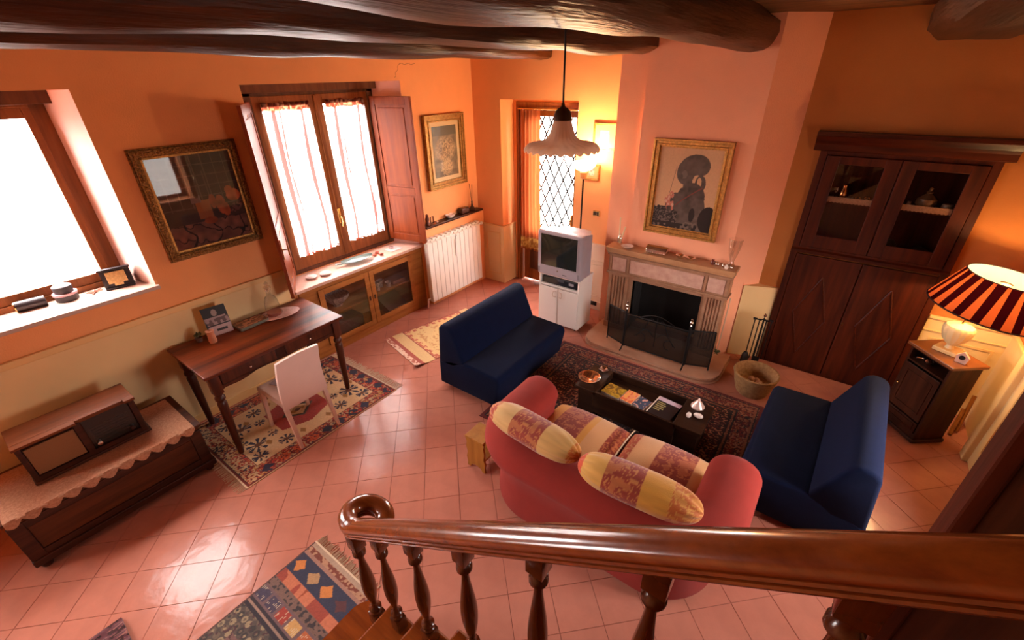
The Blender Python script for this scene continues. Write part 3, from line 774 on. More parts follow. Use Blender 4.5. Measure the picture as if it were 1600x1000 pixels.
fold((2.94, -.835), (3.66, -.835), .53, .53, 'centre_fold'); fold((2.925, -.83), (2.68, -.735), .545, .535, 'side_fold'); fold((3.675, -.83), (3.91, -.745), .545, .555, 'side_fold')
for x in (2.935, 3.665):
    b = MB(); b.lathe([(.013, .10), (.013, .56), (.010, .60)], (x, -.845, 0), 10); b.tube([(x, -.80, .075), (x, -.845, .115), (x, -.90, .075), (x+.0, -.925, .07)], .008); b.build('post', M_iron, fs)
    MB().lathe([(.0, .60), (.012, .603), (.008, .615), (.016, .625), (.020, .640), (.014, .658), (.006, .664), (.012, .672), (.012, .685), (0, .695)], (x, -.845, 0), 12).build('knob', M_silver, fs)
for x, y in ((2.68, -.735), (3.91, -.745)):
    MB().tube([(x, y, .11), (x, y-.005, .068)], .009).build('foot', M_iron, fs)
b = MB()
b.tube([(3.10+.40*t, -.835, .535+.065*math.sin(PI*t)) for t in np.linspace(0, 1, 14)], .005)
for sx, ph_ in ((1, 0), (-1, 0)):
    b.tube([(3.30+sx*(.03+.13*t), -.838, .53+.05*math.sin(t*PI*1.6)-.09*t) for t in np.linspace(0, 1, 12)], .004)
    b.tube([(3.30+sx*(.02+.22*t), -.838, .33+.07*math.sin(t*PI*1.3)) for t in np.linspace(0, 1, 12)], .004)
    b.tube([(3.30+sx*(.16+.05*math.cos(a)), -.838, .28+.06*math.sin(a)) for a in np.linspace(0, 5, 14)], .004)
b.tube([(3.30, -.838, z) for z in (.2, .45, .58)], .004)
b.build('scrollwork', M_iron, fs)
# fire tools, basket
ft = thing('fire_tool_stand', 'black iron stand of fireplace tools between the chimney and the dark cupboard', 'fire tools', (4.24, -.26, 0))
MB().lathe([(.10, 0), (.10, .012), (.02, .03), (.012, .05), (.009, .62), (.0, .64)], (4.27, -.26, 0), 14).build('stand', M_iron, ft)
MB().lathe([(.0, .64), (.016, .65), (.018, .665), (.0, .685)], (4.27, -.26, 0), 10).build('knob', M_silver, ft)
MB().tube([(4.17, -.27, .59), (4.27, -.26, .61), (4.36, -.25, .60)], .007).build('crossbar', M_iron, ft)
for k, (x, y) in enumerate(((4.19, -.30), (4.235, -.31), (4.30, -.30), (4.345, -.26))):
    b = MB(); b.tube([(x, y, .62), (x, y, .12)], .006); b.tube([(x-.02, y, .62), (x+.02, y, .62)], .008)
    t = b.build(('brush', 'poker', 'shovel', 'tongs')[k], M_iron, ft)
    if k == 0: MB().lathe([(.02, .18), (.035, .15), (.045, .06), (.03, .05)], (x, y, 0), 10).build('bristles', M_black, t)
    if k == 2: MB().box(x-.035, x+.035, y-.006, y+.006, .05, .16, .004).build('blade', M_iron, t)
bk = thing('wood_basket', 'round woven straw basket on the tiles right of the hearth', 'basket', (4.375, -.77, 0))
M_straw = mat('woven_straw', (.27, .13, .045), rough=.9, color2=(.42, .23, .09, 1), vscale=30, bump=.8, bscale=120)
def rw(r, z, a): return (r*(1+.012*math.sin(30*a+z*90)), z)
MB().lathe([(.14, .0), (.155, .02), (.185, .12), (.205, .21), (.215, .24), (.20, .247), (.190, .23), (.185, .14), (.165, .105), (0, .10)], (4.375, -.77, 0), 40, cap=True, rfun=rw).build('bowl', M_straw, bk)
b = MB(); b.tube([(4.375+.208*math.cos(a), -.77+.208*math.sin(a), .245) for a in np.linspace(0, 2*PI, 36)], .011); b.build('rim', M_straw, bk)
for k, (dx, dy, r) in enumerate(((-.03, .03, .035), (.05, -.02, .038), (-.06, -.04, .03), (.0, -.06, .028), (.02, .04, .03))):
    solo(MB().ball((4.375+dx, -.77+dy, .132+(k % 2)*.006), r, 10, (1, 1, .8)), 'pine_cone', mat('dry_cone', (.35, .16, .09), rough=.9, color2=(.7, .45, .33, 1), vscale=60),
         ('pale cone at the back of the straw basket', 'palest cone at the right in the straw basket', 'cone at the left in the straw basket', 'cone at the front of the straw basket', 'cone in the middle of the straw basket')[k], 'pine cone', 'cones in the straw basket')
cd = MB(); cd.tube([(3.905, -.34, .80), (3.905, -.345, .5), (3.90, -.36, .12)], .006)
hs = thing('hanging_cord', 'pale cord with a small green tuft hanging beside the right fluted pillar', 'cord', (3.9, -.36, .1)); cd.build('cord', M_fringe, hs)
b = MB()
for k in range(26):
    a, e = random.uniform(0, 2*PI), random.uniform(-.2, 1.2)
    d = Vector((math.cos(a)*math.cos(e), math.sin(a)*math.cos(e), math.sin(e)))*.045
    b.tube([(3.905, -.40, .12), tuple(Vector((3.905, -.40, .12))+d)], .004, 4)
b.build('tuft', mat('dried_green', (.14, .16, .08), rough=.9), hs)
# =================================================================== PICTURES
def frame_on(axis, name, label, cat, u0, u1, z0, z1, d, layers, mframe, group=None):
    """framed picture hanging on a wall. axis 'x': lies in the plane y=d facing -y; axis 'y': in the plane x=d facing +x"""
    c = ((u0+u1)/2, d, z0) if axis == 'x' else (d, (u0+u1)/2, z0)
    t = thing(name, label, cat, c, group=group)
    def bx(b, a0, a1, c0, c1, p0, p1, bev=.003):
        if axis == 'x': b.box(a0, a1, d-p1, d-p0, c0, c1, bev)
        else: b.box(d+p0, d+p1, a0, a1, c0, c1, bev)
    b = MB(); i0 = 0.0
    for (w_, p) in layers:
        i1 = i0+w_
        bx(b, u0+i0, u1-i0, z0+i0, z0+i1, 0, p); bx(b, u0+i0, u1-i0, z1-i1, z1-i0, 0, p); bx(b, u0+i0, u0+i1, z0+i1, z1-i1, 0, p); bx(b, u1-i1, u1-i0, z0+i1, z1-i1, 0, p)
        i0 = i1
    b.build('frame', mframe, t)
    return t, i0
def canvas(t, axis, u0, u1, z0, z1, d, p, func, nu, nv, name='picture', m=None):
    if axis == 'x': P = lambda U, V: (u0+(u1-u0)*U, (d-p)+0*U, z0+(z1-z0)*V)
    else: P = lambda U, V: ((d+p)+0*U, u0+(u1-u0)*U, z0+(z1-z0)*V)
    return painted(name, m or M_paint, P, func, nu, nv, t)
# portrait over the mantel
t, ins = frame_on('x', 'framed_portrait', 'gilt framed picture of a dark figure with wrapped hair, above the fireplace', 'picture', 2.82, 3.62, 1.38, 2.39, -.30, [(.022, .05), (.03, .035), (.018, .045), (.014, .025)], M_gold)
def portrait(U, V):
    n = vnoise(U*60, V*80, 3); n2 = vnoise(U*9, V*12, 5); n3 = vnoise(U*25, V*30, 8)
    c = np.ones(U.shape+(3,))*np.array([.66, .38, .20])*(.93+.1*n[..., None])
    grey = np.array([.085, .062, .05]); dk = np.array([.022, .016, .015]); lt = np.array([.17, .125, .10])
    def body(m, a=.5): c[m] = (grey*(.45+1.0*n2[..., None]*.9+.5*n3[..., None]))[m]
    E = lambda x, y, a, b_, r=0: (((U-x)*math.cos(r)+(V-y)*math.sin(r))/a)**2+((-(U-x)*math.sin(r)+(V-y)*math.cos(r))/b_)**2 < 1
    body(E(.60, .22, .27, .38, .12) & (V < .53)); body(E(.62, .42, .21, .18, -.1))          # back and shoulders
    body(E(.33, .28, .13, .22, -.5) & (V < .46))
    body((np.abs(U-.515+.05*(V-.55)) < .07) & (V > .5) & (V < .68))                        # neck
    body(E(.46, .72, .15, .15, .2)); body(E(.58, .81, .23, .125, .12)); body(E(.70, .80, .13, .11, 0))   # head, wrapped hair
    c[E(.44, .69, .05, .05)] = lt*1.0; c[E(.40, .66, .02, .03)] = grey
    ring = E(.72, .60, .085, .10, .3) & ~E(.70, .61, .035, .062, .2); body(ring)
    m = (np.abs((V-.345)-(U-.42)*.62+.25*(U-.55)**2) < .009) & (U > .36) & (U < .76); c[m] = np.array([.20, .05, .04])
    m = E(.27, .30, .065, .12, .2) | E(.22, .36, .05, .06) | E(.28, .42, .04, .05); mm = m & (n3 > .32); c[mm] = np.array([.52, .17, .11]); mm = m & (n3 > .68); c[mm] = np.array([.62, .36, .25])
    m = (V < .12+.13*(1-U)+.05*n3) & (U < .42); c[m] = dk; mm = m & (n > .55); c[mm] = np.array([.13, .10, .085])
    m = (V < .07) & (n2 > .3); c[m] = dk; mm = (V < .10) & (n3 > .66); c[mm] = lt
    c[E(.93, .16, .15, .17)] = dk; c[E(.665, .20, .05, .09)] = dk
    m = (np.abs(U-.24-.18*(V-.45)) < .004) & (V > .45) & (V < .78); c[m] = np.array([.2, .12, .07])
    return c
canvas(t, 'x', 2.82+ins, 3.62-ins, 1.38+ins, 2.39-ins, -.30, .02, portrait, 130, 165)
# still-life under glass on the window wall
M_goldd = mat('carved_dark_gilt', (.11, .045, .012), rough=.42, metal=.6, color2=(.42, .22, .06, 1), vscale=70, bump=1.0, bscale=70, detail=2)
t, ins = frame_on('y', 'framed_still_life', 'large dark glazed picture in a carved gilt frame between the two windows', 'picture', -4.145, -3.325, 1.60, 2.535, 0, [(.012, .02), (.045, .04), (.012, .025)], M_goldd)
b = MB()   # carved leaves running round the frame
u0, u1, z0, z1 = -4.145+.035, -3.325-.035, 1.60+.035, 2.535-.035
per = [(u0+(u1-u0)*k/26, z0) for k in range(26)]+[(u1, z0+(z1-z0)*k/30) for k in range(30)]+[(u1-(u1-u0)*k/26, z1) for k in range(26)]+[(u0, z1-(z1-z0)*k/30) for k in range(30)]
for k, (u, z) in enumerate(per): b.ball((.042, u+random.uniform(-.004, .004), z+random.uniform(-.004, .004)), .014, 6, (.5, random.uniform(.7, 1.3), random.uniform(.7, 1.3)))
b.build('carved_leaves', M_goldd, t)
b = MB(); i2 = ins; 
for (a0, a1, c0, c1) in ((-4.145+i2, -3.325-i2, 1.60+i2, 1.60+i2+.016), (-4.145+i2, -3.325-i2, 2.535-i2-.016, 2.535-i2), (-4.145+i2, -4.145+i2+.016, 1.60+i2, 2.535-i2), (-3.325-i2-.016, -3.325-i2, 1.60+i2, 2.535-i2)): b.box(.0, .024, a0, a1, c0, c1, .002)
b.build('gilt_slip', M_gold, t)
def still(U, V):
    n = vnoise(U*50, V*60, 13); n2 = vnoise(U*7+3, V*8, 15); n3 = vnoise(U*16, V*16, 18)
    c = np.ones(U.shape+(3,))*np.array([.075, .035, .022])*(.6+.8*n2[..., None])
    g = (np.abs((U*8) % 1-.5) > .46) | (np.abs((V*9+.2*U) % 1-.5) > .46); m = g & (V > .42); c[m] = np.array([.17, .10, .075])
    E = lambda x, y, a, b_, r=0: (((U-x)*math.cos(r)+(V-y)*math.sin(r))/a)**2+((-(U-x)*math.sin(r)+(V-y)*math.cos(r))/b_)**2 < 1
    m = V < .27; c[m] = (np.array([.30, .12, .08])*(.5+.9*n3[..., None]))[m]
    cr = np.abs(((U*3.2+.5*n2) % 1)-.5) > .46; cr2 = np.abs(((V*6+U*1.3+.6*n3) % 1)-.5) > .45; m = (V < .27) & (cr | cr2); c[m] = np.array([.03, .012, .01])
    c[(U > .40) & (U < .57) & (V > .30) & (V < .50)] = np.array([.45, .15, .04])
    for (x, y, a, b_) in ((.70, .42, .06, .11), (.74, .36, .05, .08), (.88, .50, .09, .07), (.84, .56, .05, .05), (.61, .47, .04, .08), (.52, .27, .08, .04)): m = E(x, y, a, b_); c[m] = (np.array([.60, .13, .035])*(.4+.9*n3[..., None]))[m]
    c[(np.abs(U-.59) < .008) & (V > .55) & (V < .80)] = np.array([.16, .09, .06]); c[E(.87, .36, .09, .05, .4) & (n > .4)] = np.array([.20, .08, .07])
    c[(U > .36) & (U < .48) & (V > .48) & (V < .56) & (n3 > .4)] = np.array([.25, .17, .17])
    return c
canvas(t, 'y', -4.145+ins, -3.325-ins, 1.60+ins, 2.535-ins, 0, .012, still, 130, 150)
MB().box(.018, .020, -4.145+ins, -3.325-ins, 1.60+ins, 2.535-ins).build('glass', M_cglass, t)
# flower painting by the corner
t, ins = frame_on('y', 'framed_flower_painting', 'tall pale flower painting in a layered gold frame above the radiator shelf', 'picture', -1.02, -.27, 1.62, 2.56, 0, [(.02, .06), (.03, .05), (.022, .04), (.018, .05)], M_gold2)
M_pp = mat('cream_mount', (.62, .50, .27), rough=.6)
MB().box(.0, .022, -1.02+ins, -.27-ins, 1.62+ins, 2.56-ins).build('mount', M_pp, t)
def flow(U, V):
    n = vnoise(U*30, V*40, 23); n2 = vnoise(U*8, V*12, 25); n3 = vnoise(U*55, V*75, 27)
    c = np.ones(U.shape+(3,))*np.array([.20, .17, .10])*(.6+.7*n2[..., None])
    r = ((U-.5)/.42)**2+((V-.55)/.25)**2; c = c*(1-.9*np.clip(1-r, 0, 1)[..., None]) + (np.array([.50, .37, .19])*(.5+.9*n3[..., None]*n[..., None]))*(.9*np.clip(1.15-r, 0, 1)**.7*(.35+n[..., None][..., 0]))[..., None]
    m = (((U-.5)/.24)**2+((V-.18)/.16)**2 < 1+.8*(n-.5)) & (n3 > .22); c[m] = (np.array([.5, .38, .2])*(.5+.7*n3[..., None]))[m]
    m = V < .12; c[m] = c[m]*.7; m = (V > .82); c[m] = np.array([.10, .105, .07])*1.0+0*c[m]
    m = (r < 1) & (n3 > .84); c[m] = c[m]*.4
    return c
canvas(t, 'y', -1.02+ins+.055, -.27-ins-.055, 1.62+ins+.055, 2.56-ins-.055, 0, .024, flow, 70, 120)
# two small pictures by the floor lamp
t, ins = frame_on('x', 'small_picture', 'small gold framed print high on the wall behind the floor lamp', 'picture', 1.93, 2.26, 2.17, 2.48, 0, [(.014, .025), (.014, .018)], M_gold)
def prt(U, V):
    c = np.ones(U.shape+(3,))*np.array([.62, .34, .15]); m = (np.abs(U-.45) < .22) & (np.abs(V-.5) < .24); c[m] = np.array([.72, .55, .45])
    n = vnoise(U*9, V*9, 4); c[m & (n > .55)] = np.array([.4, .25, .25]); return c
canvas(t, 'x', 1.93+ins, 2.26-ins, 2.17+ins, 2.48-ins, 0, .012, prt, 24, 24)
t, ins = frame_on('x', 'small_picture', 'smaller gold framed print just under the floor lamp head', 'picture', 1.84, 2.05, 1.80, 2.00, 0, [(.014, .025), (.010, .018)], M_gold)
canvas(t, 'x', 1.84+ins, 2.05-ins, 1.80+ins, 2.00-ins, 0, .012, prt, 16, 16)

# =================================================================== LAMPS
# pendant
px_, py_ = 3.457, -3.35
pl = thing('pendant_lamp', 'pendant lamp with a fluted frilled glass shade hanging on a dark cord', 'pendant lamp', (px_, py_, 2.68))
MB().tube([(px_, py_, 3.20), (px_, py_, 2.86)], .0045).build('cord', M_iron, pl)
MB().lathe([(.0, 2.890), (.006, 2.885), (.010, 2.868), (.022, 2.862), (.034, 2.85), (.040, 2.835), (.043, 2.812), (.038, 2.81)], (px_, py_, 0), 24).build('cap', mat('dark_bronze', (.09, .045, .025), rough=.3, metal=.6), pl)
def frill(r, z, a):
    k = min(1, max(0, (r-.05)/.12))
    return (r*(1+.022*k*math.cos(24*a)+.012*(1-k)*math.cos(24*a)), z - .0055*k**3*math.cos(24*a+.5))
sp = [(.036, 2.822), (.042, 2.805), (.049, 2.78), (.057, 2.757), (.068, 2.738), (.088, 2.724), (.115, 2.716), (.143, 2.712), (.163, 2.706), (.175, 2.694), (.177, 2.684), (.172, 2.680), (.166, 2.690), (.155, 2.699), (.140, 2.705), (.112, 2.709), (.086, 2.717), (.064, 2.732), (.053, 2.753), (.045, 2.78), (.036, 2.812)]
M_shade = cloth_translucent('rosy_glass_shade', (.97, .80, .66, 1), .05, .68)
MB().lathe(sp, (px_, py_, 0), 144, cap=False, rfun=frill).build('shade', M_shade, pl)
MB().lathe([(.012, 2.81), (.02, 2.79), (.028, 2.75), (.02, 2.725), (0, 2.72)], (px_, py_, 0), 12).build('bulb', M_whitep, pl)
# floor lamp by the door
LX, LY = 1.96, -.26
flp = thing('floor_lamp', 'lit torchiere floor lamp with thin dark pole behind the television', 'floor lamp', (LX, LY, 0))
MB().lathe([(.13, 0), (.13, .015), (.02, .03), (.012, .05)], (LX, LY, 0), 20).build('base', M_iron, flp)
MB().tube([(LX, LY, .04), (LX, LY, 1.92)], .011).build('pole', M_iron, flp)
MB().lathe([(.016, 1.86), (.04, 1.875), (.045, 1.94), (.03, 1.96)], (LX, LY, 0), 16).build('lamp_holder', mat('orange_wood', (.5, .2, .06), rough=.4), flp)
MB().lathe([(.035, 1.955), (.09, 1.975), (.13, 2.01), (.15, 2.055), (.147, 2.057), (.125, 2.015), (.085, 1.985), (.03, 1.965)], (LX, LY, 0), 28, cap=False).build('glass_bowl', emis('glowing_bowl', (1, .78, .50, 1), 6.0), flp)
l = bpy.data.lights.new('floor_lamp_bulb', 'POINT'); l.energy = 30; l.color = (1.0, .68, .36); l.shadow_soft_size = .05
o = bpy.data.objects.new('floor_lamp_bulb', l); COL.objects.link(o); o.location = (LX, LY-.01, 2.12); 
# bedside table and striped lamp in the right-hand corner
NSc = (5.69, -.525); NR = math.radians(-51)
ns = thing('bedside_table', 'dark walnut bedside cabinet standing cornerwise under the striped lamp', 'cabinet', (NSc[0], NSc[1], 0), NR, local=True)
hw, hd, HT = .205, .15, .85      # half width along local x, front faces local -y
b = MB(); b.box(-hw+.01, -hw+.03, -hd+.02, hd-.01, .05, .82); b.box(hw-.03, hw-.01, -hd+.02, hd-.01, .05, .82); b.box(-hw+.03, hw-.03, hd-.02, hd-.01, .05, .82); b.box(-hw+.03, hw-.03, -hd+.02, hd-.02, .05, .08); b.box(-hw+.03, hw-.03, -hd+.02, hd-.02, .68, .695)
b.box(-hw+.01, hw-.01, -hd+.015, -hd+.03, .05, .10); b.box(-hw+.01, hw-.01, -hd+.015, -hd+.03, .80, .82)
b.build('carcass', M_darkz, ns)
MB().box(-hw-.015, hw+.015, -hd-.01, hd+.01, .82, .85, .008).build('top', mat('bedside_top', (.20, .06, .015), rough=.3, coat=.3, var=.2, vscale=6), ns)
dr = MB().box(-hw+.035, hw-.035, -hd+.008, -hd+.022, .22, .665, .003).build('door', M_darkz, ns)
b = MB(); panel_frame(b, 'x', -hw+.075, hw-.075, .28, .61, -hd+.002, -hd+.010, .012); b.build('door_moulding', M_darkz, dr)
MB().ball((-hw+.055, -hd, .44), .010, 8).build('knob', M_brass, dr)
dw = MB().box(-hw+.035, hw-.035, -hd+.008, -hd+.022, .10, .205, .003).build('drawer', M_darkz, ns)
b = MB(); panel_frame(b, 'x', -hw+.06, hw-.06, .12, .188, -hd+.002, -hd+.010, .010); b.build('drawer_moulding', M_darkz, dw)
MB().box(-hw-.008, hw+.008, -hd+.0, hd, 0.015, .05, .006).build('plinth', M_darkz, ns)
b = MB()
for sx in (-1, 1):
    for sy in (-1, 1): b.lathe([(.018, 0), (.024, .01), (.02, .02)], (sx*(hw-.03), sy*(hd-.035)+.0, 0), 10)
b.build('feet', M_dark, ns)
def place_local(root_xy, rot, lx, ly): 
    return (root_xy[0]+lx*math.cos(rot)-ly*math.sin(rot), root_xy[1]+lx*math.sin(rot)+ly*math.cos(rot))
x_, y_ = place_local(NSc, NR, -.05, -.07)
solo(MB().lathe([(.0, .70), (.02, .70), (.03, .715), (.032, .735), (.02, .75), (0, .752)], (x_, y_, 0), 12), 'silver_pot', M_silver, 'small round silver pot in the open slot of the bedside table', 'pot')
x_, y_ = place_local(NSc, NR, -.13, -.07)
solo(MB().box(x_-.03, x_+.03, y_-.012, y_+.012, .70, .725, .006), 'lighter', M_silver, 'small flat silver object in the open slot of the bedside table', 'trinket')
# table lamp
TX, TY = place_local(NSc, NR, -.03, .02)
tl = thing('table_lamp', 'lit table lamp with burgundy striped shade and ribbed vase base', 'table lamp', (TX, TY, .85))
sq = Matrix.Translation((TX, TY, 0)) @ Matrix.Rotation(math.radians(-28), 4, 'Z')
MB().box(-.085, .085, -.075, .075, .85, .885, .008, sq).build('base', mat('pale_onyx', (.75, .52, .25), rough=.3, var=.12), tl)
def ribs(r, z, a): return (r*(1+.035*math.cos(16*a)) if r > .035 else r, z)
MB().lathe([(.032, .885), (.028, .90), (.024, .915), (.045, .935), (.075, .97), (.095, 1.02), (.105, 1.075), (.09, 1.10), (.04, 1.115), (.02, 1.12)], (TX, TY, 0), 64, rfun=ribs).build('vase', mat('cream_ceramic', (.80, .62, .34), rough=.35), tl)
MB().tube([(TX, TY, 1.11), (TX+.05, TY, 1.42)], .008).build('stem', M_brass, tl)
shm = Matrix.Translation((TX+.085, TY-.02, 1.285)) @ Matrix.Rotation(math.radians(7), 4, 'Y')
M_str = [cloth_translucent('burgundy_stripe', (.03, .002, .004, 1), 0, .4), cloth_translucent('salmon_stripe', (.55, .13, .04, 1), 0, .42)]
NP = 20; R1, R2, HS = .385, .262, .285
for k in range(2):
    b = MB()
    for s_ in range(NP):
        for q in range(5):
            wb_, wt_ = (.46, .74) if k == 0 else (.54, .26)      # dark bands keep their width, the light ones taper
            o0 = 0 if k == 0 else None
            def ang(t, top):
                w0 = .74 if top else .46; base = 2*PI*s_/NP; c_ = 0
                lo, hi = ((-w0/2, w0/2) if k == 0 else (w0/2, 1-w0/2))
                return base + 2*PI/NP*(lo+(hi-lo)*t)
            f = lambda a, r, z: b.bm.verts.new(shm @ Vector((r*math.cos(a), r*math.sin(a), z)))
            t0, t1 = q/5, (q+1)/5
            b.bm.faces.new((f(ang(t0, 0), R1, 0), f(ang(t1, 0), R1, 0), f(ang(t1, 1), R2, HS), f(ang(t0, 1), R2, HS)))
    bmesh.ops.remove_doubles(b.bm, verts=b.bm.verts[:], dist=1e-5)
    b.build('shade_stripe', M_str[k], tl, label='burgundy stripes of the shade' if k == 0 else 'salmon stripes of the shade')
MB().lathe([(R1-.006, .003), (R2-.006, HS-.003)], (0, 0, 0), 60, shm, cap=False).build('shade_lining', cloth_translucent('white_lining', (.85, .80, .72, 1), 0, .55), tl)
b = MB(); b.tube([shm @ Vector((.385*math.cos(a), .385*math.sin(a), 0)) for a in np.linspace(0, 2*PI, 48)], .006); b.tube([shm @ Vector((.262*math.cos(a), .262*math.sin(a), .285)) for a in np.linspace(0, 2*PI, 32)], .004)
b.build('shade_rim', mat('dark_trim', (.03, .008, .008), rough=.8), tl)
MB().lathe([(.03, .235), (.04, .24)], (0, 0, 0), 32, shm, cap=False).build('fitting_ring', M_whitep, tl)
MB().ball(tuple(shm @ Vector((0, 0, .15))), .030, 12, (1, 1, 1.2)).build('bulb', emis('lit_bulb', (1, .80, .5, 1), 45), tl)
l = bpy.data.lights.new('table_lamp_bulb', 'POINT'); l.energy = 20; l.color = (1.0, .58, .22); l.shadow_soft_size = .05
o = bpy.data.objects.new('table_lamp_bulb', l); COL.objects.link(o); o.location = shm @ Vector((0, 0, .15))
x_, y_ = place_local(NSc, NR, .14, -.03)
ck = thing('small_clock', 'small pale pink clock at the front corner of the bedside table', 'clock', (x_, y_, .85), NR+.5, local=True)
MB().prism([(-.035, 0), (.035, 0), (.045, .055), (0, .10), (-.04, .06)], 'y', -.012, .012).build('body', mat('pinkish_ceramic', (.7, .45, .38), rough=.3), ck)
MB().lathe([(.02, 0), (.02, .004)], (0, -.0125, .05), 16, Matrix.Rotation(PI/2, 4, 'X')).build('face', M_black, ck)
# wall socket, plug and flex by the bedside table
so = thing('wall_socket', 'dark plug and looping flex at the wall beside the bedside table', 'socket', (6.02, -.02, .3))
MB().box(5.99, 6.06, -.03, -.02, .30, .37, .004).build('plate', M_black, so)
MB().lathe([(.022, 0), (.022, .03), (.01, .05)], (6.02, -.03, .335), 10, Matrix.Rotation(PI/2, 4, 'X')).build('plug', M_black, so)
MB().tube([(6.02, -.08, .335), (6.0, -.14, .25), (5.99, -.2, .08), (5.96, -.27, .012), (5.88, -.28, .012), (5.84, -.24, .03)], .005).build('flex', M_black, so)
for k, (x, y, lx, zt) in enumerate(((6.00, -.42, .04, .22), (6.05, -.34, .03, .34))):
    solo(MB().tube([(x, y, .012), (x+lx, y+.16, zt)], .016), 'wooden_stick', M_cab, ('shorter', 'longer')[k]+' pale wooden stick leaning in the corner by the bedside table', 'stick', 'sticks leaning in the corner')

# =================================================================== WALL SWITCH AND SOCKET BY THE TV
ws = thing('light_switch', 'dark light switch on the wall right of the floor lamp', 'switch', (2.05, 0, 1.35))
MB().box(2.0, 2.10, -.010, 0, 1.35, 1.42, .003).build('plate', M_brass, ws)
for x in (2.018, 2.045, 2.072): MB().box(x-.010, x+.010, -.016, -.009, 1.362, 1.408, .002).build('rocker', M_black, ws)
s2 = thing('wall_socket', 'black socket low on the skirting left of the fireplace', 'socket', (2.11, -.03, .07))
MB().box(2.05, 2.17, -.040, -.028, .07, .13, .003).build('plate', M_black, s2)
for x in (2.08, 2.11, 2.14): MB().box(x-.011, x+.011, -.044, -.039, .078, .122, .002).build('module', M_black, s2)
# =================================================================== TV AND CABINET
tc = thing('tv_cabinet', 'white two-door cabinet on castors under the television', 'cabinet', (1.965, -.59, 0))
x0, x1, yf, yb = 1.67, 2.26, -.77, -.41
b = MB(); b.box(x0, x0+.02, yf+.0, yb, .04, .725); b.box(x1-.02, x1, yf, yb, .04, .725); b.box(x0+.02, x1-.02, yf+.01, yb, .04, .06); b.box(x0+.02, x1-.02, yf+.005, yb, .575, .595); b.box(x0+.02, x1-.02, yb-.01, yb, .06, .725)
b.build('carcass', M_white, tc); MB().box(x0-.006, x1+.006, yf-.008, yb+.004, .725, .745, .003).build('top', M_white, tc)
xm = (x0+x1)/2
for (a, c, hx) in ((x0+.004, xm-.008, xm-.05), (xm+.008, x1-.004, xm+.05)):
    d = MB().box(a, c, yf-.016, yf, .055, .570, .003).build('door', M_white, tc)
    sx = 1 if hx < xm else -1
    MB().tube([(hx+sx*.028, yf-.02, .53), (hx-sx*.01, yf-.03, .53), (hx-sx*.018, yf-.03, .49), (hx-sx*.01, yf-.03, .455), (hx+sx*.028, yf-.02, .455)], .006).build('handle', mat('beige_handle', (.55, .42, .33), rough=.4), d)
MB().box(xm-.007, xm+.007, yf-.012, yf, .055, .57).build('door_gap_strip', mat('beige_handle', (.55, .42, .33)), tc)
for x in (x0+.05, x1-.05):
    for y in (yf+.05, yb-.05): MB().lathe([(.018, -.01), (.018, .01)], (x, y, .02), 12, Matrix.Rotation(PI/2, 4, 'X')).build('castor', M_black, tc)
vc = thing('video_recorder', 'black video recorder in the open slot under the television', 'video recorder', (1.965, -.6, .595))
MB().box(x0+.04, x1-.04, yf+.03, yb-.03, .600, .695, .004).build('case', M_black, vc)
MB().box(x0+.05, x1-.05, yf+.024, yf+.031, .606, .690, .002).build('front_panel', mat('smoked_front', (.02, .02, .025), rough=.15), vc)
MB().box(xm-.03, xm+.06, yf+.021, yf+.025, .655, .680).build('tape_slot', mat('slot_grey', (.08, .08, .09), rough=.3), vc)
MB().box(x1-.16, x1-.09, yf+.021, yf+.025, .640, .672).build('display', mat('pale_display', (.35, .35, .38), rough=.2), vc)
# CRT television
M_tv = mat('silver_grey_plastic', (.36, .31, .34), rough=.38); M_scr = mat('crt_glass', (.018, .020, .016), rough=.08, coat=1.0)
tv = thing('television', 'silver grey tube television on the white cabinet', 'television', (1.98, -.60, .745))
a, c, z0, z1, fy = 1.675, 2.295, .752, 1.330, -.83
b = MB(); b.box(a, c, fy, fy+.10, z0, z1, .022)
b.prism([(a+.01, fy+.10), (c-.01, fy+.10), (c-.04, fy+.30), (c-.13, fy+.47), (a+.13, fy+.47), (a+.04, fy+.30)], 'z', z0+.02, z1-.06)
b.prism([(fy+.09, z1-.01), (fy+.09, z0+.01), (fy+.30, z0+.01), (fy+.30, z1-.05)], 'x', a+.02, c-.02)
b.build('housing', M_tv, tv)
def crt(u, v):
    U_, V_ = 2*u-1, 2*v-1
    return (a+.055+(c-a-.11)*u, fy-.003-.012*(1-U_*U_)*(1-V_*V_), z0+.135+(z1-z0-.175)*v)
MB().grid(12, 10, crt).build('screen', M_scr, tv)
b = MB(); g0 = (a+.045, c-.045, z0+.125, z1-.03)
b.box(g0[0], g0[1], fy-.008, fy, g0[2], g0[2]+.010, .002); b.box(g0[0], g0[1], fy-.008, fy, g0[3]-.010, g0[3], .002); b.box(g0[0], g0[0]+.010, fy-.008, fy, g0[2], g0[3], .002); b.box(g0[1]-.010, g0[1], fy-.008, fy, g0[2], g0[3], .002)
b.build('bezel', M_tv, tv)
MB().lathe([(.009, 0), (.009, .006), (0, .008)], ((a+c)/2-.01, fy-.001, z0+.085), 12, Matrix.Rotation(PI/2, 4, 'X')).build('power_button', M_silver, tv)
MB().box((a+c)/2+.06, (a+c)/2+.12, fy-.002, fy, z0+.045, z0+.053).build('maker_mark', M_black, tv)
for x in (a+.012, c-.04):
    MB().box(x, x+.028, fy-.004, fy, z0+.03, z0+.10, .003).build('speaker_grille', mat('grille_grey', (.22, .19, .21), rough=.6), tv)
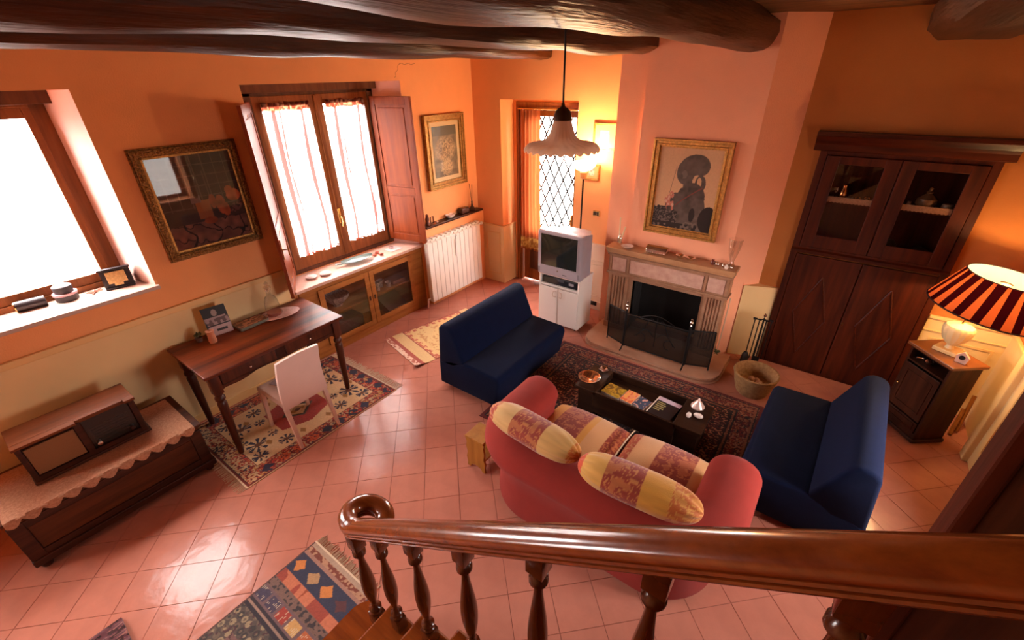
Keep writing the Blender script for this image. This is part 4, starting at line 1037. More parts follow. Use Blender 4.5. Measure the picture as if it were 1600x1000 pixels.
# =================================================================== RUGS
def edist(U, V, w, h): return np.minimum(np.minimum(U*w, (1-U)*w), np.minimum(V*h, (1-V)*h))
def pick(h, cols):
    c = np.zeros(h.shape+(3,)); k = len(cols)
    for i, q in enumerate(cols): c[(h >= i/k) & (h <= (i+1)/k)] = q
    return c
def motifs(x, y, sx, sy, seed, cols, bgc, shape='diamond', fill=.42):
    """rows of small woven motifs"""
    a, b_ = np.floor(x/sx), np.floor(y/sy); fx, fy = x/sx-a-.5, y/sy-b_-.5
    h = cellhash(a, b_, seed); c = np.ones(x.shape+(3,))*bgc
    d = np.abs(fx)+np.abs(fy) if shape == 'diamond' else np.sqrt(fx*fx+fy*fy)
    m = d < fill; cc = pick(h, cols); c[m] = cc[m]
    h2 = cellhash(a, b_, seed+9); m = d < fill*.45; cc = pick(h2, cols[::-1]); c[m] = cc[m]
    return c
RED, CRM, NAV, ORG, BRN, GLD, BLK = L3(165, 40, 22), L3(228, 196, 150), L3(38, 34, 66), L3(208, 92, 40), L3(110, 62, 30), L3(205, 150, 70), L3(30, 18, 18)
def desk_rug(U, V):
    W, H = 1.19, 1.62; x, y = U*W, V*H; e = edist(U, V, W, H); n = vnoise(x*90, y*90, 2); n2 = vnoise(x*30, y*30, 7)
    c = np.ones(U.shape+(3,))*CRM
    # field: stylised trees
    gx, gy = x-W/2, y-H/2
    for sx in (-1, 1):
        for sy in (-1, 1):
            for (tx, ty, s) in ((.17, .50, .10), (.31, .30, .07), (.12, .335, .05), (.33, .56, .07), (.05, .58, .045)):
                dx, dy = gx-sx*tx, gy-sy*ty; r = np.sqrt(dx*dx+dy*dy); an = np.arctan2(dy, dx)
                m = (r < s) & ((np.abs(np.sin(an*4)) > .72) | (np.abs(dx) < .006)) & (n2 > .22); c[m] = NAV
                m = (r < s*.30); c[m] = BRN
            for (tx, ty) in ((.22, .42), (.33, .14), (.05, .60)):
                m = (np.abs(gx-sx*tx)/.045+np.abs(gy-sy*ty)/.03) < 1; c[m] = GLD*.6
    hx = np.maximum(np.abs(gy)/.27, (np.abs(gx)/.27+np.abs(gy)/.27*.35)); tooth = .03*((np.abs(gy*40) % 1) > .5)
    m = hx < 1-tooth; c[m] = RED*(.8+.35*n[..., None][m])
    q = np.abs(gx)/.135+np.abs(gy)/.17; c[q < 1] = L3(95, 82, 66)*.6; c[q < .84] = BLK*1.4; c[q < .74] = CRM*.85
    c[(q < .5) & (n2 > .35)] = GLD*.55; c[q < .22] = BRN*.6
    # main border
    m = e < .175; b = motifs(x, y, .066, .066, 3, [CRM*.7, ORG, NAV, GLD*.8, RED*1.4, ORG*.8], RED*.75, 'round', .42); b[(n > .76)] = CRM*.7; b[(n < .30)] = RED*.35
    a_, b_ = np.floor(x/.148), np.floor(y/.148); fx, fy = x/.148-a_-.5, y/.148-b_-.5; h = cellhash(a_, b_, 17)
    mm = (np.abs(fx)+np.abs(fy) < .40) & (h > .45) & (n2 > .3); b[mm] = NAV
    mm = (h < .35) & (np.sqrt(fx**2+fy**2) < .36) & (n > .45); b[mm] = ORG
    c[m] = b[m]
    c[(e > .172) & (e < .178)] = RED*.3; c[(e > .022) & (e < .030)] = BLK*1.5
    c[(V < .085) & (e > .03) & (n > .5)] = CRM*.8
    c[e < .010] = CRM; m = (e >= .010) & (e < .022); c[m] = RED*.5
    return c*(.70+.2*vnoise(x*200, y*200, 31)[..., None])*np.array([1, .88, .78])
def fire_rug(U, V):
    W, H = 2.32, 1.75; x, y = U*W, V*H; e = edist(U, V, W, H); n = vnoise(x*75, y*75, 2); n2 = vnoise(x*34, y*34, 9); n3 = vnoise(x*120, y*120, 12)
    base = L3(98, 20, 16); c = np.ones(U.shape+(3,))*base
    f = motifs(x, y, .036, .036, 5, [L3(160, 120, 90), L3(35, 22, 40), L3(150, 52, 32), L3(58, 14, 14), L3(182, 140, 100)], L3(62, 13, 13), 'round', .36)
    m = n2 > .40; c[m] = f[m]; c[(n > .74)] = L3(225, 180, 135); c[(n < .26)] = L3(26, 14, 24)
    gx, gy = (x-W/2)/.45, (y-H/2)/.32; c[(gx*gx+gy*gy < 1) & (n3 > .5)] = L3(44, 16, 22)
    b = motifs(x, y, .052, .052, 15, [L3(30, 22, 40), L3(180, 110, 60), L3(150, 40, 28)], L3(110, 22, 18), 'round', .40); b[n > .66] = L3(190, 150, 112)
    m = (e > .04) & (e < .22); c[m] = b[m]
    for e0, col in ((.042, L3(22, 14, 26)), (.062, L3(170, 120, 80)), (.212, L3(22, 14, 26)), (.232, L3(160, 110, 76)), (.252, L3(22, 14, 26))):
        m = np.abs(e-e0) < .0065; c[m] = col
    c[e < .035] = L3(128, 24, 20)
    return c*(.8+.3*n3[..., None])*np.array([.62, .42, .40])
def small_rug(U, V):
    W, H = .72, 1.4; x, y = U*W, V*H; n = vnoise(x*40, y*40, 5); n3 = vnoise(x*150, y*150, 8)
    c = np.ones(U.shape+(3,))*L3(222, 186, 130)
    c[(V > .05) & (V < .085)] = L3(176, 84, 66); m = (V < .05); c[m] = L3(236, 200, 176); m = (V < .05) & (n > .6); c[m] = L3(190, 110, 90)
    e = np.minimum(U*W, (1-U)*W); e2 = np.minimum((V-.20)*H, (.9-V)*H); ee = np.minimum(e, e2)
    m = (V > .20) & (V < .9); zz = .055+.018*np.sign(np.sin(np.where(e < e2, y, x)*60)); c[m & (ee < zz)] = L3(192, 100, 72); c[m & (ee < zz) & (n > .62)] = L3(225, 175, 125); c[m & (ee >= zz)] = L3(226, 190, 128)
    c[m & (ee > .12) & (n > .70)] = L3(205, 150, 95)
    c[m & (ee < .012)] = L3(150, 70, 50)
    return c*(.9+.15*n3[..., None])
def runner(U, V):
    W, H = .68, 2.1; x, y = U*W, (1-V)*H; n = vnoise(x*60, y*60, 5); n2 = vnoise(x*22, y*22, 6); n3 = vnoise(x*150, y*150, 8)   # y measured from the fringed end
    TAU, BLU, TER = L3(126, 96, 84), L3(52, 52, 70), L3(150, 72, 44)
    c = np.ones(U.shape+(3,))*TAU
    def band(a, b_, col): c[(y >= a) & (y < b_)] = col
    band(0, .035, L3(170, 142, 120)); band(.035, .075, L3(176, 130, 100)); m = (y > .035) & (y < .075) & (n > .5); c[m] = L3(120, 60, 44)
    band(.075, .10, L3(156, 112, 96)); band(.10, .235, BLU)
    k = x/W*4.2; fx = k-np.floor(k)-.5; fy = (y-.168)/.05; m = (np.abs(fx)*2.2+np.abs(fy)*.8 < .78+.3*(n2-.5)) & (y > .10) & (y < .235); cc = pick(cellhash(np.floor(k), np.floor(k)*0, 4), [L3(196, 120, 60), L3(90, 50, 50), L3(170, 130, 90)]); c[m] = cc[m]
    m = (y > .235) & (y < .31); cc = pick(vnoise(x*14, y*3, 3), [TER, L3(190, 110, 78), L3(150, 66, 50)]); c[m] = cc[m]
    band(.31, .37, TAU*.85); m = (y > .315) & (y < .365) & (n > .62); c[m] = L3(60, 50, 52)
    band(.37, .47, L3(110, 84, 84)); k = x/W*5.5; fx = k-np.floor(k)-.5; m = (y > .385) & (y < .455) & (np.abs(fx) < .40); cc = pick(cellhash(np.floor(k), np.floor(k)*0, 11), [L3(156, 58, 46), L3(196, 150, 90), L3(70, 60, 78), L3(180, 96, 56)]); c[m] = cc[m]
    m = m & (np.abs((x*70) % 1-.5) > .30) & (n > .55); c[m] = L3(200, 180, 150)
    band(.47, .49, L3(52, 44, 50)); band(.49, .505, L3(150, 120, 104)); band(.505, .53, L3(52, 44, 50))
    e = np.minimum(U*W, (1-U)*W); m = (y > .53); c[m] = L3(118, 84, 78)
    dd = np.minimum(e-.02, y-.54); m = (y > .53) & (dd < .12); b = motifs(x, y, .05, .05, 6, [L3(150, 130, 100), L3(62, 56, 54), L3(110, 92, 76)], L3(84, 72, 66), 'round', .42); c[m] = b[m]
    c[(y > .53) & (n > .80)] = L3(80, 52, 54); c[e < .012] = L3(90, 60, 56)
    return c*(.84+.25*n3[..., None])
def rug(name, label, c, w, h, rot, func, nu, nv, z=.007, wave=.002, curl=None):
    def P(U, V):
        Z = z + wave*np.sin(U*9+V*5)*np.sin(V*11)
        if curl is not None: Z = Z + curl(U, V)
        return ((U-.5)*w, (V-.5)*h, Z)
    t = thing(name, label, 'rug', (c[0], c[1], 0), rot, local=True)
    painted('pile', M_rug, P, func, nu, nv, t, thick=(0, 0, -z*.9))
    return t
def fringe(t, w, ypos, dirn, ln=.06, n=110, z=.006, seed=1, sd=None):
    rs = random.Random(seed); b = MB()
    for k in range(n):
        x = -w/2 + w*(k+.5)/n; l_ = ln*rs.uniform(.75, 1.15); dx = rs.uniform(-.012, .012)
        b.tube([(x, ypos, z), (x+dx*.5, ypos+dirn*l_*.5, z*.7), (x+dx, ypos+dirn*l_, .0035)], .0028, 4, cap=False)
    b.box(-w/2, w/2, ypos-.006, ypos+.006, .001, z+.003)
    o = b.build('fringe', M_fringe, t); o['kind'] = 'stuff'
rg = rug('desk_rug', 'red bordered tribal rug with hexagon medallion lying under the desk', (.655, -3.765), 1.19, 1.62, math.radians(.5), desk_rug, 230, 310)
fringe(rg, 1.19, -.81, -1, .075, 110, seed=3); fringe(rg, 1.19, .81, 1, .09, 110, seed=4)
rug('fireside_rug', 'large dark red densely patterned rug between the sofas and the hearth', (3.40, -1.865), 2.32, 1.72, math.radians(1.2), fire_rug, 460, 350)
def curlf(U, V): return .030*np.clip((U-.93)/.07, 0, 1)*np.clip((.12-V)/.12, 0, 1)
# worn pale rug between cabinet and sofa
rg = rug('pale_rug', 'small worn beige rug with faded red bands by the glazed cabinet', (.85, -1.80), .84, 1.30, math.radians(-13), small_rug, 150, 240, curl=curlf)
rg2 = rug('runner_rug', 'blue and brown banded runner rug at the foot of the stairs', (2.49, -5.56), .66, 2.10, 0, runner, 150, 440)
fringe(rg2, .66, 1.05, 1, .07, 75, seed=8)
# footstool corner at the lower left of the view
def mot(U, V):
    n = vnoise(U*12, V*12, 3); n2 = vnoise(U*30, V*30, 5); c = np.ones(U.shape+(3,))*L3(98, 52, 58); c[n > .55] = L3(60, 26, 26); c[n2 > .78] = L3(150, 96, 84); c[n2 < .15] = L3(34, 14, 14)
    return c
mt = thing('door_mat', 'corner of a dark purple brown tapestry mat at the bottom left', 'mat', (1.745, -5.90, 0), math.radians(-2), local=True)
painted('pile', M_rug, lambda U, V: ((U-.5)*.24, (V-.5)*.70, .022+.004*np.sin(U*20)*np.sin(V*17)), mot, 80, 100, mt, thick=(0, 0, -.019))

# =================================================================== BLUE LOVESEATS
def loveseat(name, label, loc, rot, L=1.26, lean=0):
    t = thing(name, label, 'sofa', loc, rot, group=None, local=True)
    # local: back at x=0, seat faces +x, length along y
    def pr(pts, n=4): return pts
    def soft(pts, y0, y1, r=.03):
        b = MB(); b.prism(pts, 'y', y0, y1)
        es = b.bm.edges[:]
        bmesh.ops.bevel(b.bm, geom=es, offset=r, segments=3, affect='EDGES', profile=.5); b.smooth = True
        return b
    seat = [(-.02, .055), (.74, .055), (.80, .36), (.77, .42), (.345, .435), (.20, .36), (-.01, .36)]
    soft(seat, -L/2, L/2, .028).build('seat', M_blue, t)
    back = [(-.012, .32), (.20, .32), (.355, .41), (.205, .775), (.155, .81), (.075, .80), (.030, .76)]
    soft(back, -L/2, L/2, .030).build('backrest', M_blue, t)
    b = MB()
    for y in (-L/2, L/2):
        b.tube([(.12, y*.985, .44), (.30, y*.985, .415)], .004)
    for x in (.08, .68):
        for y in (-L/2+.1, L/2-.1): b.lathe([(.025, 0), (.022, .055)], (x, y, 0), 10)
    b.build('feet', M_black, t)
    return t
loveseat('blue_loveseat', 'armless navy blue loveseat beside the television with its back to the windows', (1.605, -1.965, 0), math.radians(0), 1.29)
loveseat('blue_loveseat', 'armless navy blue loveseat at right in front of the dark cupboard', (5.335, -1.80, 0), math.radians(180-2), 1.26)

# =================================================================== CORAL SOFA
sf = thing('coral_sofa', 'coral pink curved two-seat sofa seen from behind with striped seat cushions', 'sofa', (3.76, -3.0, 0))
def u_path():
    xl, xr, yf, yb, R_ = 2.955, 4.525, -2.63, -3.42, .34; p = []
    for y in np.linspace(yf, yb+R_, 12): p.append((xl, y, 0))
    for a in np.linspace(PI, 1.5*PI, 14)[1:]: p.append((xl+R_+R_*math.cos(a), yb+R_+R_*math.sin(a), 0))
    for x in np.linspace(xl+R_, xr-R_, 16)[1:]: p.append((x, yb, 0))
    for a in np.linspace(1.5*PI, 2*PI, 14)[1:]: p.append((xr-R_+R_*math.cos(a), yb+R_+R_*math.sin(a), 0))
    for y in np.linspace(yb+R_, yf, 12)[1:]: p.append((xr, y, 0))
    return p
pth = u_path(); NPP = len(pth)
def sprof(t):
    # n>0 = outer side when travelling left arm -> back -> right arm
    e = min(t, 1-t)*2; arm = min(1, max(0, (e-.0)/.06))      # rounding at the arm fronts
    k = math.sqrt(max(0.0, 1-(1-arm)**2)); k = .35+.65*k
    top = .74-.04*(1-k)*2 - (0.0 if e > .3 else .0)
    W_ = .168*k; pts = []
    pts.append((-W_*.75, .10)); pts.append((-W_*.80, .45))
    c0 = top-.13
    for a in np.linspace(PI+.35, -.75, 13): pts.append((W_*math.cos(a), c0+.13*math.sin(a)))
    pts.append((W_*.42, c0-.15)); pts.append((W_*.34, .30)); pts.append((W_*.42, .06)); pts.append((W_*.4, .04)); pts.append((-W_*.5, .04))
    return pts
b = MB(); b.sweep(pth, lambda t: [(-a, z) if False else (a, z) for a, z in sprof(t)]); b.smooth = True
so_ = b.build('frame', M_sofa, sf)
b = MB(); b.box(3.06, 4.42, -3.30, -2.56, .05, .27, .03); b.build('base', M_sofa, sf)
b = MB(); b.grid(24, 10, lambda u, v: (3.06+1.36*u, -3.30-.05*0+.0+.04*(1-v), .30+.42*v)); b.build('inside_back', M_sofa, sf)
for x in (3.1, 4.38):
    for y in (-2.66, -3.42): pass
M_dam = vcol_mat('damask_cloth', rough=.75, sheen=.25, bump=.3, bscale=180)
TC, PK, YL, PL = L3(178, 66, 44), L3(205, 92, 62), L3(236, 176, 78), L3(236, 186, 142)
def damask(x, y, col, col2, seed):
    n = vnoise(x*22, y*22, seed); n2 = vnoise(x*55, y*55, seed+1); n3 = vnoise(x*9, y*9, seed+2)
    d = np.abs(((n+.25*n2+.8*n3) % .36)-.18); c = np.ones(x.shape+(3,))*col; c[d < .045] = col2; c[(n > .70)] = col2*.6+col*.4
    return c
def cush(mirror):
    def f(U, V):
        x = U if not mirror else 1-U; c = np.ones(U.shape+(3,))*PL; xx, yy = U*.65, V*.75
        d1 = damask(xx, yy, TC*.8, L3(214, 130, 84), 41); d2 = damask(xx, yy, PK, PL*.9, 45)
        if not mirror:
            c[x < .20] = YL*.95; m = (x >= .20) & (x < .56); c[m] = d1[m]; m = (x >= .56) & (x < .64); c[m] = YL; m = (x > .84); c[m] = d1[m]
        else:
            m = (U < .13); c[m] = d2[m]; m = (U >= .40) & (U < .80); c[m] = d1[m]; m = U > .97; c[m] = d1[m]
        return c*(.66+.1*vnoise(xx*8, yy*8, 3)[..., None])*np.array([1, .86, .62])
    return f
def seat_cushion(x0, x1, y0, y1, func, label):
    def P(U, V):
        su = np.sin(np.clip(U, 0, 1)*PI)**.22; sv = np.sin(np.clip(V, 0, 1)*PI)**.22
        return (x0+(x1-x0)*U, y0+(y1-y0)*V, .30+.165*su*sv + .012*np.sin(U*PI)*np.sin(V*PI))
    return painted('seat_cushion', M_dam, P, func, 90, 90, sf, label=label)
seat_cushion(3.035, 3.725, -3.22, -2.47, cush(False), 'left seat cushion with yellow and terracotta damask stripes')
seat_cushion(3.735, 4.40, -3.22, -2.44, cush(True), 'right seat cushion with pink damask and pale stripes')
b = MB(); b.tube([(3.735+.012, -2.5+.0-.7*t, .30+.165*(max(0, math.sin(PI*min(1, .07+t*.86))))**.22) for t in np.linspace(0, 1, 20)], .006); b.build('piping', M_fringe, sf)
def bolster(name, label, p, q, r, func, seed):
    p, q = Vector(p), Vector(q); ax = (q-p); Ln = ax.length; ax.normalize(); side = ax.cross(Vector((0, 0, 1))).normalized(); up = side.cross(ax)
    def P(U, V):
        a = V*2*PI; s_ = 2*U-1; rr = r*np.clip(1-np.abs(s_)**3.6, 0, 1)**.55
        pk = .010*np.clip((np.abs(s_)-.35), 0, 1)*np.sin(a*9+seed+s_*6)
        rr = np.maximum(rr+pk*np.minimum(1, rr/.05), .001)
        out = [p[i]+ax[i]*Ln*U+(side[i]*np.cos(a)*1.08+up[i]*np.sin(a)*.92)*rr for i in range(3)]
        out[2] = out[2]-.03*(2*U-1)**2*0
        return out
    o = painted(name, M_dam, P, func, 130, 64); recenter(o)
    return tag(o, label, 'cushion')
def bol(kind):
    def f(U, V):
        x, y = U*.8, V*.8; c = np.ones(U.shape+(3,))*L3(232, 190, 128); d = damask(x, y, TC*.85, L3(216, 140, 84), 51); e = damask(x, y, L3(214, 120, 52), L3(238, 178, 92), 57)
        if kind == 0:
            m = (U > .34) & (U < .66); c[m] = d[m]; m = (U < .12); c[m] = damask(x, y, TC*1.1, L3(232, 170, 110), 53)[m]; m = (U > .93); c[m] = e[m]
            m = (U > .12) & (U < .34); c[m] = L3(234, 194, 140)
        else:
            m = (U > .25) & (U < .55); c[m] = d[m]; m = (U >= .55) & (U < .76); c[m] = L3(232, 172, 72); m = (U >= .76); c[m] = e[m]; m = (U < .06); c[m] = L3(220, 90, 60); m = (U >= .06) & (U < .25); c[m] = L3(236, 186, 104)
        wr = vnoise(U*10, V*40, 4); return c*(.60+.14*wr[..., None])*np.array([1, .88, .62])
    return f
bolster('bolster_cushion', 'striped damask bolster on the left of the sofa back', (2.93, -3.33, .84), (3.70, -3.40, .85), .112, bol(0), 1)
bolster('bolster_cushion', 'yellow and terracotta damask bolster on the right of the sofa back', (3.71, -3.43, .855), (4.46, -3.36, .835), .118, bol(1), 4)
# stool with scalloped side behind the sofa
sl = thing('scalloped_stool', 'small yellowish wooden stool with scalloped side tucked behind the sofa', 'stool', (2.68, -3.20, 0), 0, local=True)
def scal():
    pts = [(-.16, 0), (-.11, 0), (-.08, .035), (0, .05), (.08, .035), (.11, 0), (.16, 0), (.15, .05), (.165, .10), (.14, .16), (.16, .22), (.145, .28), (.17, .33), (-.17, .33), (-.145, .28), (-.16, .22), (-.14, .16), (-.165, .10), (-.15, .05)]
    return pts
M_st = wood('stool_wood', (.28, .11, .018, 1), (.40, .17, .03, 1), 'z', rough=.5)
sc_ = [(x*.62, z) for x, z in scal()]
MB().prism(sc_, 'y', -.09, -.07).build('side_panel', M_st, sl); MB().prism(sc_, 'y', .07, .09).build('side_panel', M_st, sl)
MB().box(-.10, .10, -.10, .10, .33, .352, .006).build('top', M_st, sl); MB().box(-.075, .075, -.07, .07, .10, .12).build('stretcher', M_st, sl)

# =================================================================== COFFEE TABLE
ct = thing('coffee_table', 'long low dark brown coffee table with a sunken middle tray', 'table', (3.59, -1.93, 0))
M_ct = wood('table_wenge', (.014, .005, .003, 1), (.034, .013, .006, 1), 'x', rough=.4)
x0, x1, y0, y1 = 2.99, 4.19, -2.145, -1.72; r0, r1 = 3.21, 3.95
MB().box(x0, r0, y0, y1, .30, .34, .004).build('top', M_ct, ct); MB().box(r1, x1, y0, y1, .30, .34, .004).build('top', M_ct, ct)
b = MB(); b.box(r0-.02, r1+.02, y0, y0+.022, .10, .34, .003); b.box(r0-.02, r1+.02, y1-.022, y1, .10, .34, .003); b.box(r0-.02, r0, y0+.022, y1-.022, .10, .30); b.box(r1, r1+.02, y0+.022, y1-.022, .10, .30); b.box(r0, r1, y0+.022, y1-.022, .255, .270); b.build('tray', M_ct, ct)
MB().box(x0+.03, r0-.02, y0+.03, y1-.03, .012, .30).build('pedestal', M_ct, ct); MB().box(r1+.02, x1-.03, y0+.03, y1-.03, .012, .30).build('pedestal', M_ct, ct)
def tset(name, label, cat, o): return tag(o, label, cat)
solo(MB().lathe([(.055, .0), (.06, .012), (.075, .03), (.105, .045), (.108, .05), (.098, .048), (.072, .036), (.05, .016), (0, .012)], (3.075, -2.01, .342), 36), 'silver_dish', mat('warm_silver', (.85, .62, .45), rough=.16, metal=1), 'round shiny silver dish on the left end of the coffee table', 'dish')
solo(MB().lathe([(.03, 0), (.045, .02), (.05, .04), (.038, .05), (.03, .045), (.0, .03)], (3.13, -1.80, .342), 10, rfun=lambda r, z, a: (r*(1+.12*math.cos(5*a)), z)), 'crystal_ashtray', M_silver, 'small sparkling crystal bowl behind the silver dish', 'bowl')
def litem(name, label, cat, c, w, d, h, rot, m, top=None):
    t = thing(name, label, cat, (c[0], c[1], c[2]), rot, local=True)
    MB().box(-w/2, w/2, -d/2, d/2, .0, h, .002).build('cover', m, t)
    return t
def blot(seed, cols):
    def f(U, V):
        n = vnoise(U*7, V*7, seed); return pick(np.clip(n*1.3-.15, 0, 1), cols)
    return f
def magazine(name, label, c, w, d, h, rot, cols, seed, cat='magazine', edge=(.7, .55, .45)):
    t = thing(name, label, cat, c, rot, local=True)
    MB().box(-w/2, w/2, -d/2, d/2, 0, h).build('pages', mat('paper_'+str(seed), edge, rough=.8), t)
    painted('cover', M_paint, lambda U, V: ((U-.5)*w, (V-.5)*d, h+.0012+0*U), blot(seed, cols), 30, 30, t)
    return t
magazine('yellow_booklet', 'yellow green patterned booklet at the left of the sunken tray', (3.325, -1.965, .271), .19, .17,   .030, -.12, [L3(160, 130, 30), L3(200, 160, 50), L3(120, 90, 30)], 61, 'booklet')
magazine('orange_booklet', 'orange and pink booklet between the yellow and the blue booklets in the tray', (3.49, -1.965, .271), .12, .18, .030, -.1, [L3(225, 110, 60), L3(235, 150, 110), L3(240, 170, 90)], 62, 'booklet')
magazine('blue_booklet', 'slate blue booklet with a pale shape left of the black book', (3.615, -1.985, .271), .12, .16, .025, -.25, [L3(70, 84, 108), L3(60, 70, 96), L3(215, 165, 150)], 63, 'booklet')
bb = thing('black_book', 'black book with pale edge and lines of yellow lettering in the tray', 'book', (3.825, -1.94, .271), -.10, local=True)
MB().box(-.115, .10, -.15, .13, 0, .035, .002).build('cover', mat('black_cover', (.014, .011, .014), rough=.3), bb)
MB().box(-.115, .10, .075, .13, .0352, .0365).build('title_band', mat('lilac_band', (.62, .48, .58), rough=.4), bb)
MB().box(-.122, -.112, -.15, .13, .002, .037).build('page_edge', mat('paper_edge', (.8, .68, .58), rough=.8), bb)
b = MB()
for k, w_ in enumerate((.07, .085, .08, .085, .06)): b.box(-.095, -.095+w_, .04-k*.028, .053-k*.028, .0352, .0362)
b.build('lettering', mat('yellow_letters', (.42, .36, .14), rough=.5), bb)
solo(MB().lathe([(.0, 0), (.058, 0), (.060, .012), (.045, .03), (.028, .055), (.012, .075), (.010, .09), (.0, .10)], (4.06, -1.80, .342), 20), 'cone_bell', mat('frosted_rose', (.75, .52, .45), rough=.25, metal=.3), 'small pale cone-shaped bell on the right end of the coffee table', 'ornament')
M_por = mat('white_porcelain', (.78, .66, .60), rough=.25, coat=.4, var=.15, vscale=50)
solo(MB().ball((4.035, -1.985, .366), .028, 12, (.8, 1.1, .9)), 'porcelain_box', M_por, 'left one of two little porcelain boxes at the right end of the coffee table', 'box')
solo(MB().ball((4.105, -1.945, .364), .034, 12, (1.25, .8, .65)), 'porcelain_box', M_por, 'longer right one of two little porcelain boxes on the coffee table', 'box')

# =================================================================== DESK
dk = thing('writing_desk', 'antique brown writing desk with two drawers against the cream dado', 'desk', (.47, -3.79, 0))
DX0, DX1, DY0, DY1, DZ = .06, .83, -4.45, -3.14, .88
MB().box(DX0, DX1, DY0, DY1, DZ-.03, DZ, .006).build('desk_top', M_desk, dk)
def apron(a0, a1, z1, z0, scoop):
    n = 24; pts = [(a0, z1), (a1, z1)]
    for k in range(n+1):
        u = 1-k/n; s = abs(2*u-1); pts.append((a0+(a1-a0)*u, z0+scoop*(1-s**3) - .012*math.cos(s*3*PI)*(1 if .2 < s < .95 else 0)))
    return pts
b = MB(); b.prism(apron(DY0+.09, DY1-.09, DZ-.03, DZ-.21, .035), 'x', DX1-.085, DX1-.06)
b.prism(apron(DX0+.08, DX1-.08, DZ-.03, DZ-.20, .04), 'y', DY0+.06, DY0+.085); b.prism(apron(DX0+.08, DX1-.08, DZ-.03, DZ-.20, .04), 'y', DY1-.085, DY1-.06); b.box(DX0+.05, DX0+.07, DY0+.09, DY1-.09, DZ-.19, DZ-.03)
b.build('apron', M_deskl, dk)
ym = (DY0+DY1)/2
for (a, c) in ((DY0+.13, ym-.05), (ym+.05, DY1-.13)):
    d = MB().box(DX1-.06, DX1-.05, a, c, DZ-.155, DZ-.045, .002).build('drawer', M_deskl, dk)
    b = MB(); panel_frame(b, 'y', a-.006, c+.006, DZ-.161, DZ-.039, DX1-.06, DX1-.045, .008); b.build('drawer_beading', M_dark, d)
    MB().ball((DX1-.038, (a+c)/2, DZ-.10), .011, 10).build('knob', M_silver, d)
def leg(x, y, bx, by):
    b = MB(); zt = DZ-.03; h = .038
    b.box(x-h, x+h, y-h, y+h, zt-.19, zt, .003)
    prof_ = [(.011, .022, .0), (.04, .026, 0), (.30, .033, 0), (.52, .038, 0), (.56, .040, 0), (.58, .030, 0), (.60, .042, 0), (.62, .042, 0), (.64, .030, 0), (.66, .036, 0)]
    n = 12; rings = []
    for z, r, _ in prof_:
        k = 1-z/.66; cx_, cy_ = x+(bx-x)*k, y+(by-y)*k
        rings.append([b.bm.verts.new((cx_+r*math.cos(2*PI*q/n), cy_+r*math.sin(2*PI*q/n), z)) for q in range(n)])
    for i in range(len(rings)-1):
        for q in range(n): b.bm.faces.new((rings[i][q], rings[i][(q+1) % n], rings[i+1][(q+1) % n], rings[i+1][q]))
    b.bm.faces.new(rings[0][::-1]); b.bm.faces.new(rings[-1]); b.smooth = True
    b.build('leg', M_deskl, dk)
leg(DX1-.072, DY0+.072, .80, -4.40); leg(DX1-.072, DY1-.072, .79, -3.25); leg(DX0+.062, DY0+.072, .16, -4.38); leg(DX0+.062, DY1-.072, .14, -3.23)
# things on the desk
pf = thing('photo_card', 'black and white photo card standing upright at the back of the desk', 'photograph', (.19, -4.02, DZ+.001), math.radians(82), local=True)
def photo(U, V):
    n = vnoise(U*9, V*11, 5); c = np.ones(U.shape+(3,))*.012; c = c*np.array([1.3, 1, 1.]); c[(V < .62)] = np.array([.30, .20, .20])
    c[(V < .62) & (n < .5)] = np.array([.10, .06, .06]); c[(((U-.48)/.12)**2+((V-.80)/.12)**2) < 1] = np.array([.3, .22, .2]); c[(V > .60) & (V < .66) & (U < .9)] = np.array([.32, .22, .22])
    c[(V < .34)] = np.array([.40, .27, .27]); c[(V < .23) & (V > .14) & (U > .35) & (U < .8)] = np.array([.02, .012, .012]); c[(np.abs(V-.36) < .02)] = .01; c[(U < .05) & (V < .5)] = .01
    return c
lean = .10
MB().prism([(0.0, 0), (.008, 0), (.008+lean*.5, .27), (lean*.5, .27)], 'x', -.10, .10).build('card', M_black, pf)
painted('photo', M_paint, lambda U, V: (-.098+.196*U, -.0012+lean*.5*V, .002+.266*V), photo, 60, 70, pf)
MB().prism([(.09, 0), (.098, 0), (.038, .18), (.032, .18)], 'x', -.02, .02).build('strut', M_black, pf)
pp = thing('potted_sprig', 'little green sprig in a small dark pot at the left of the desk', 'plant', (.165, -4.21, DZ+.001))
MB().lathe([(.022, .881), (.030, .92), (.033, .925), (.026, .92), (0, .915)], (.165, -4.21, 0), 14).build('pot', mat('dark_clay', (.10, .05, .04), rough=.6), pp)
b = MB()
for k in range(16):
    a, e = random.uniform(0, 2*PI), random.uniform(.1, 1.3); d = Vector((math.cos(a)*math.cos(e), math.sin(a)*math.cos(e), math.sin(e))); c_ = Vector((.165, -4.21, .925))+d*.035; s_ = d.cross(Vector((0, 0, 1))).normalized()*.014
    v = [b.bm.verts.new(c_-d*.02), b.bm.verts.new(c_+s_), b.bm.verts.new(c_+d*.025), b.bm.verts.new(c_-s_)]; b.bm.faces.new(v)
b.build('leaves', mat('dull_green_leaf', (.10, .13, .06), rough=.5), pp)
solo(MB().lathe([(.030, 0), (.034, .02), (.030, .09), (.036, .12), (.03, .122), (.0, .11)], (.28, -4.14, DZ+.001), 16), 'wooden_cup', mat('terracotta_wood', (.50, .19, .10), rough=.5), 'small reddish wooden cup in front of the photo card', 'cup')
bkx = thing('brocade_book', 'patterned brown and grey book lying flat between photo card and decanter', 'book', (.22, -3.765, DZ+.001), math.radians(3), local=True)
MB().box(-.085, .085, -.14, .14, 0, .028, .004).build('cover', mat('grey_green_binding', (.11, .10, .07), rough=.5), bkx)
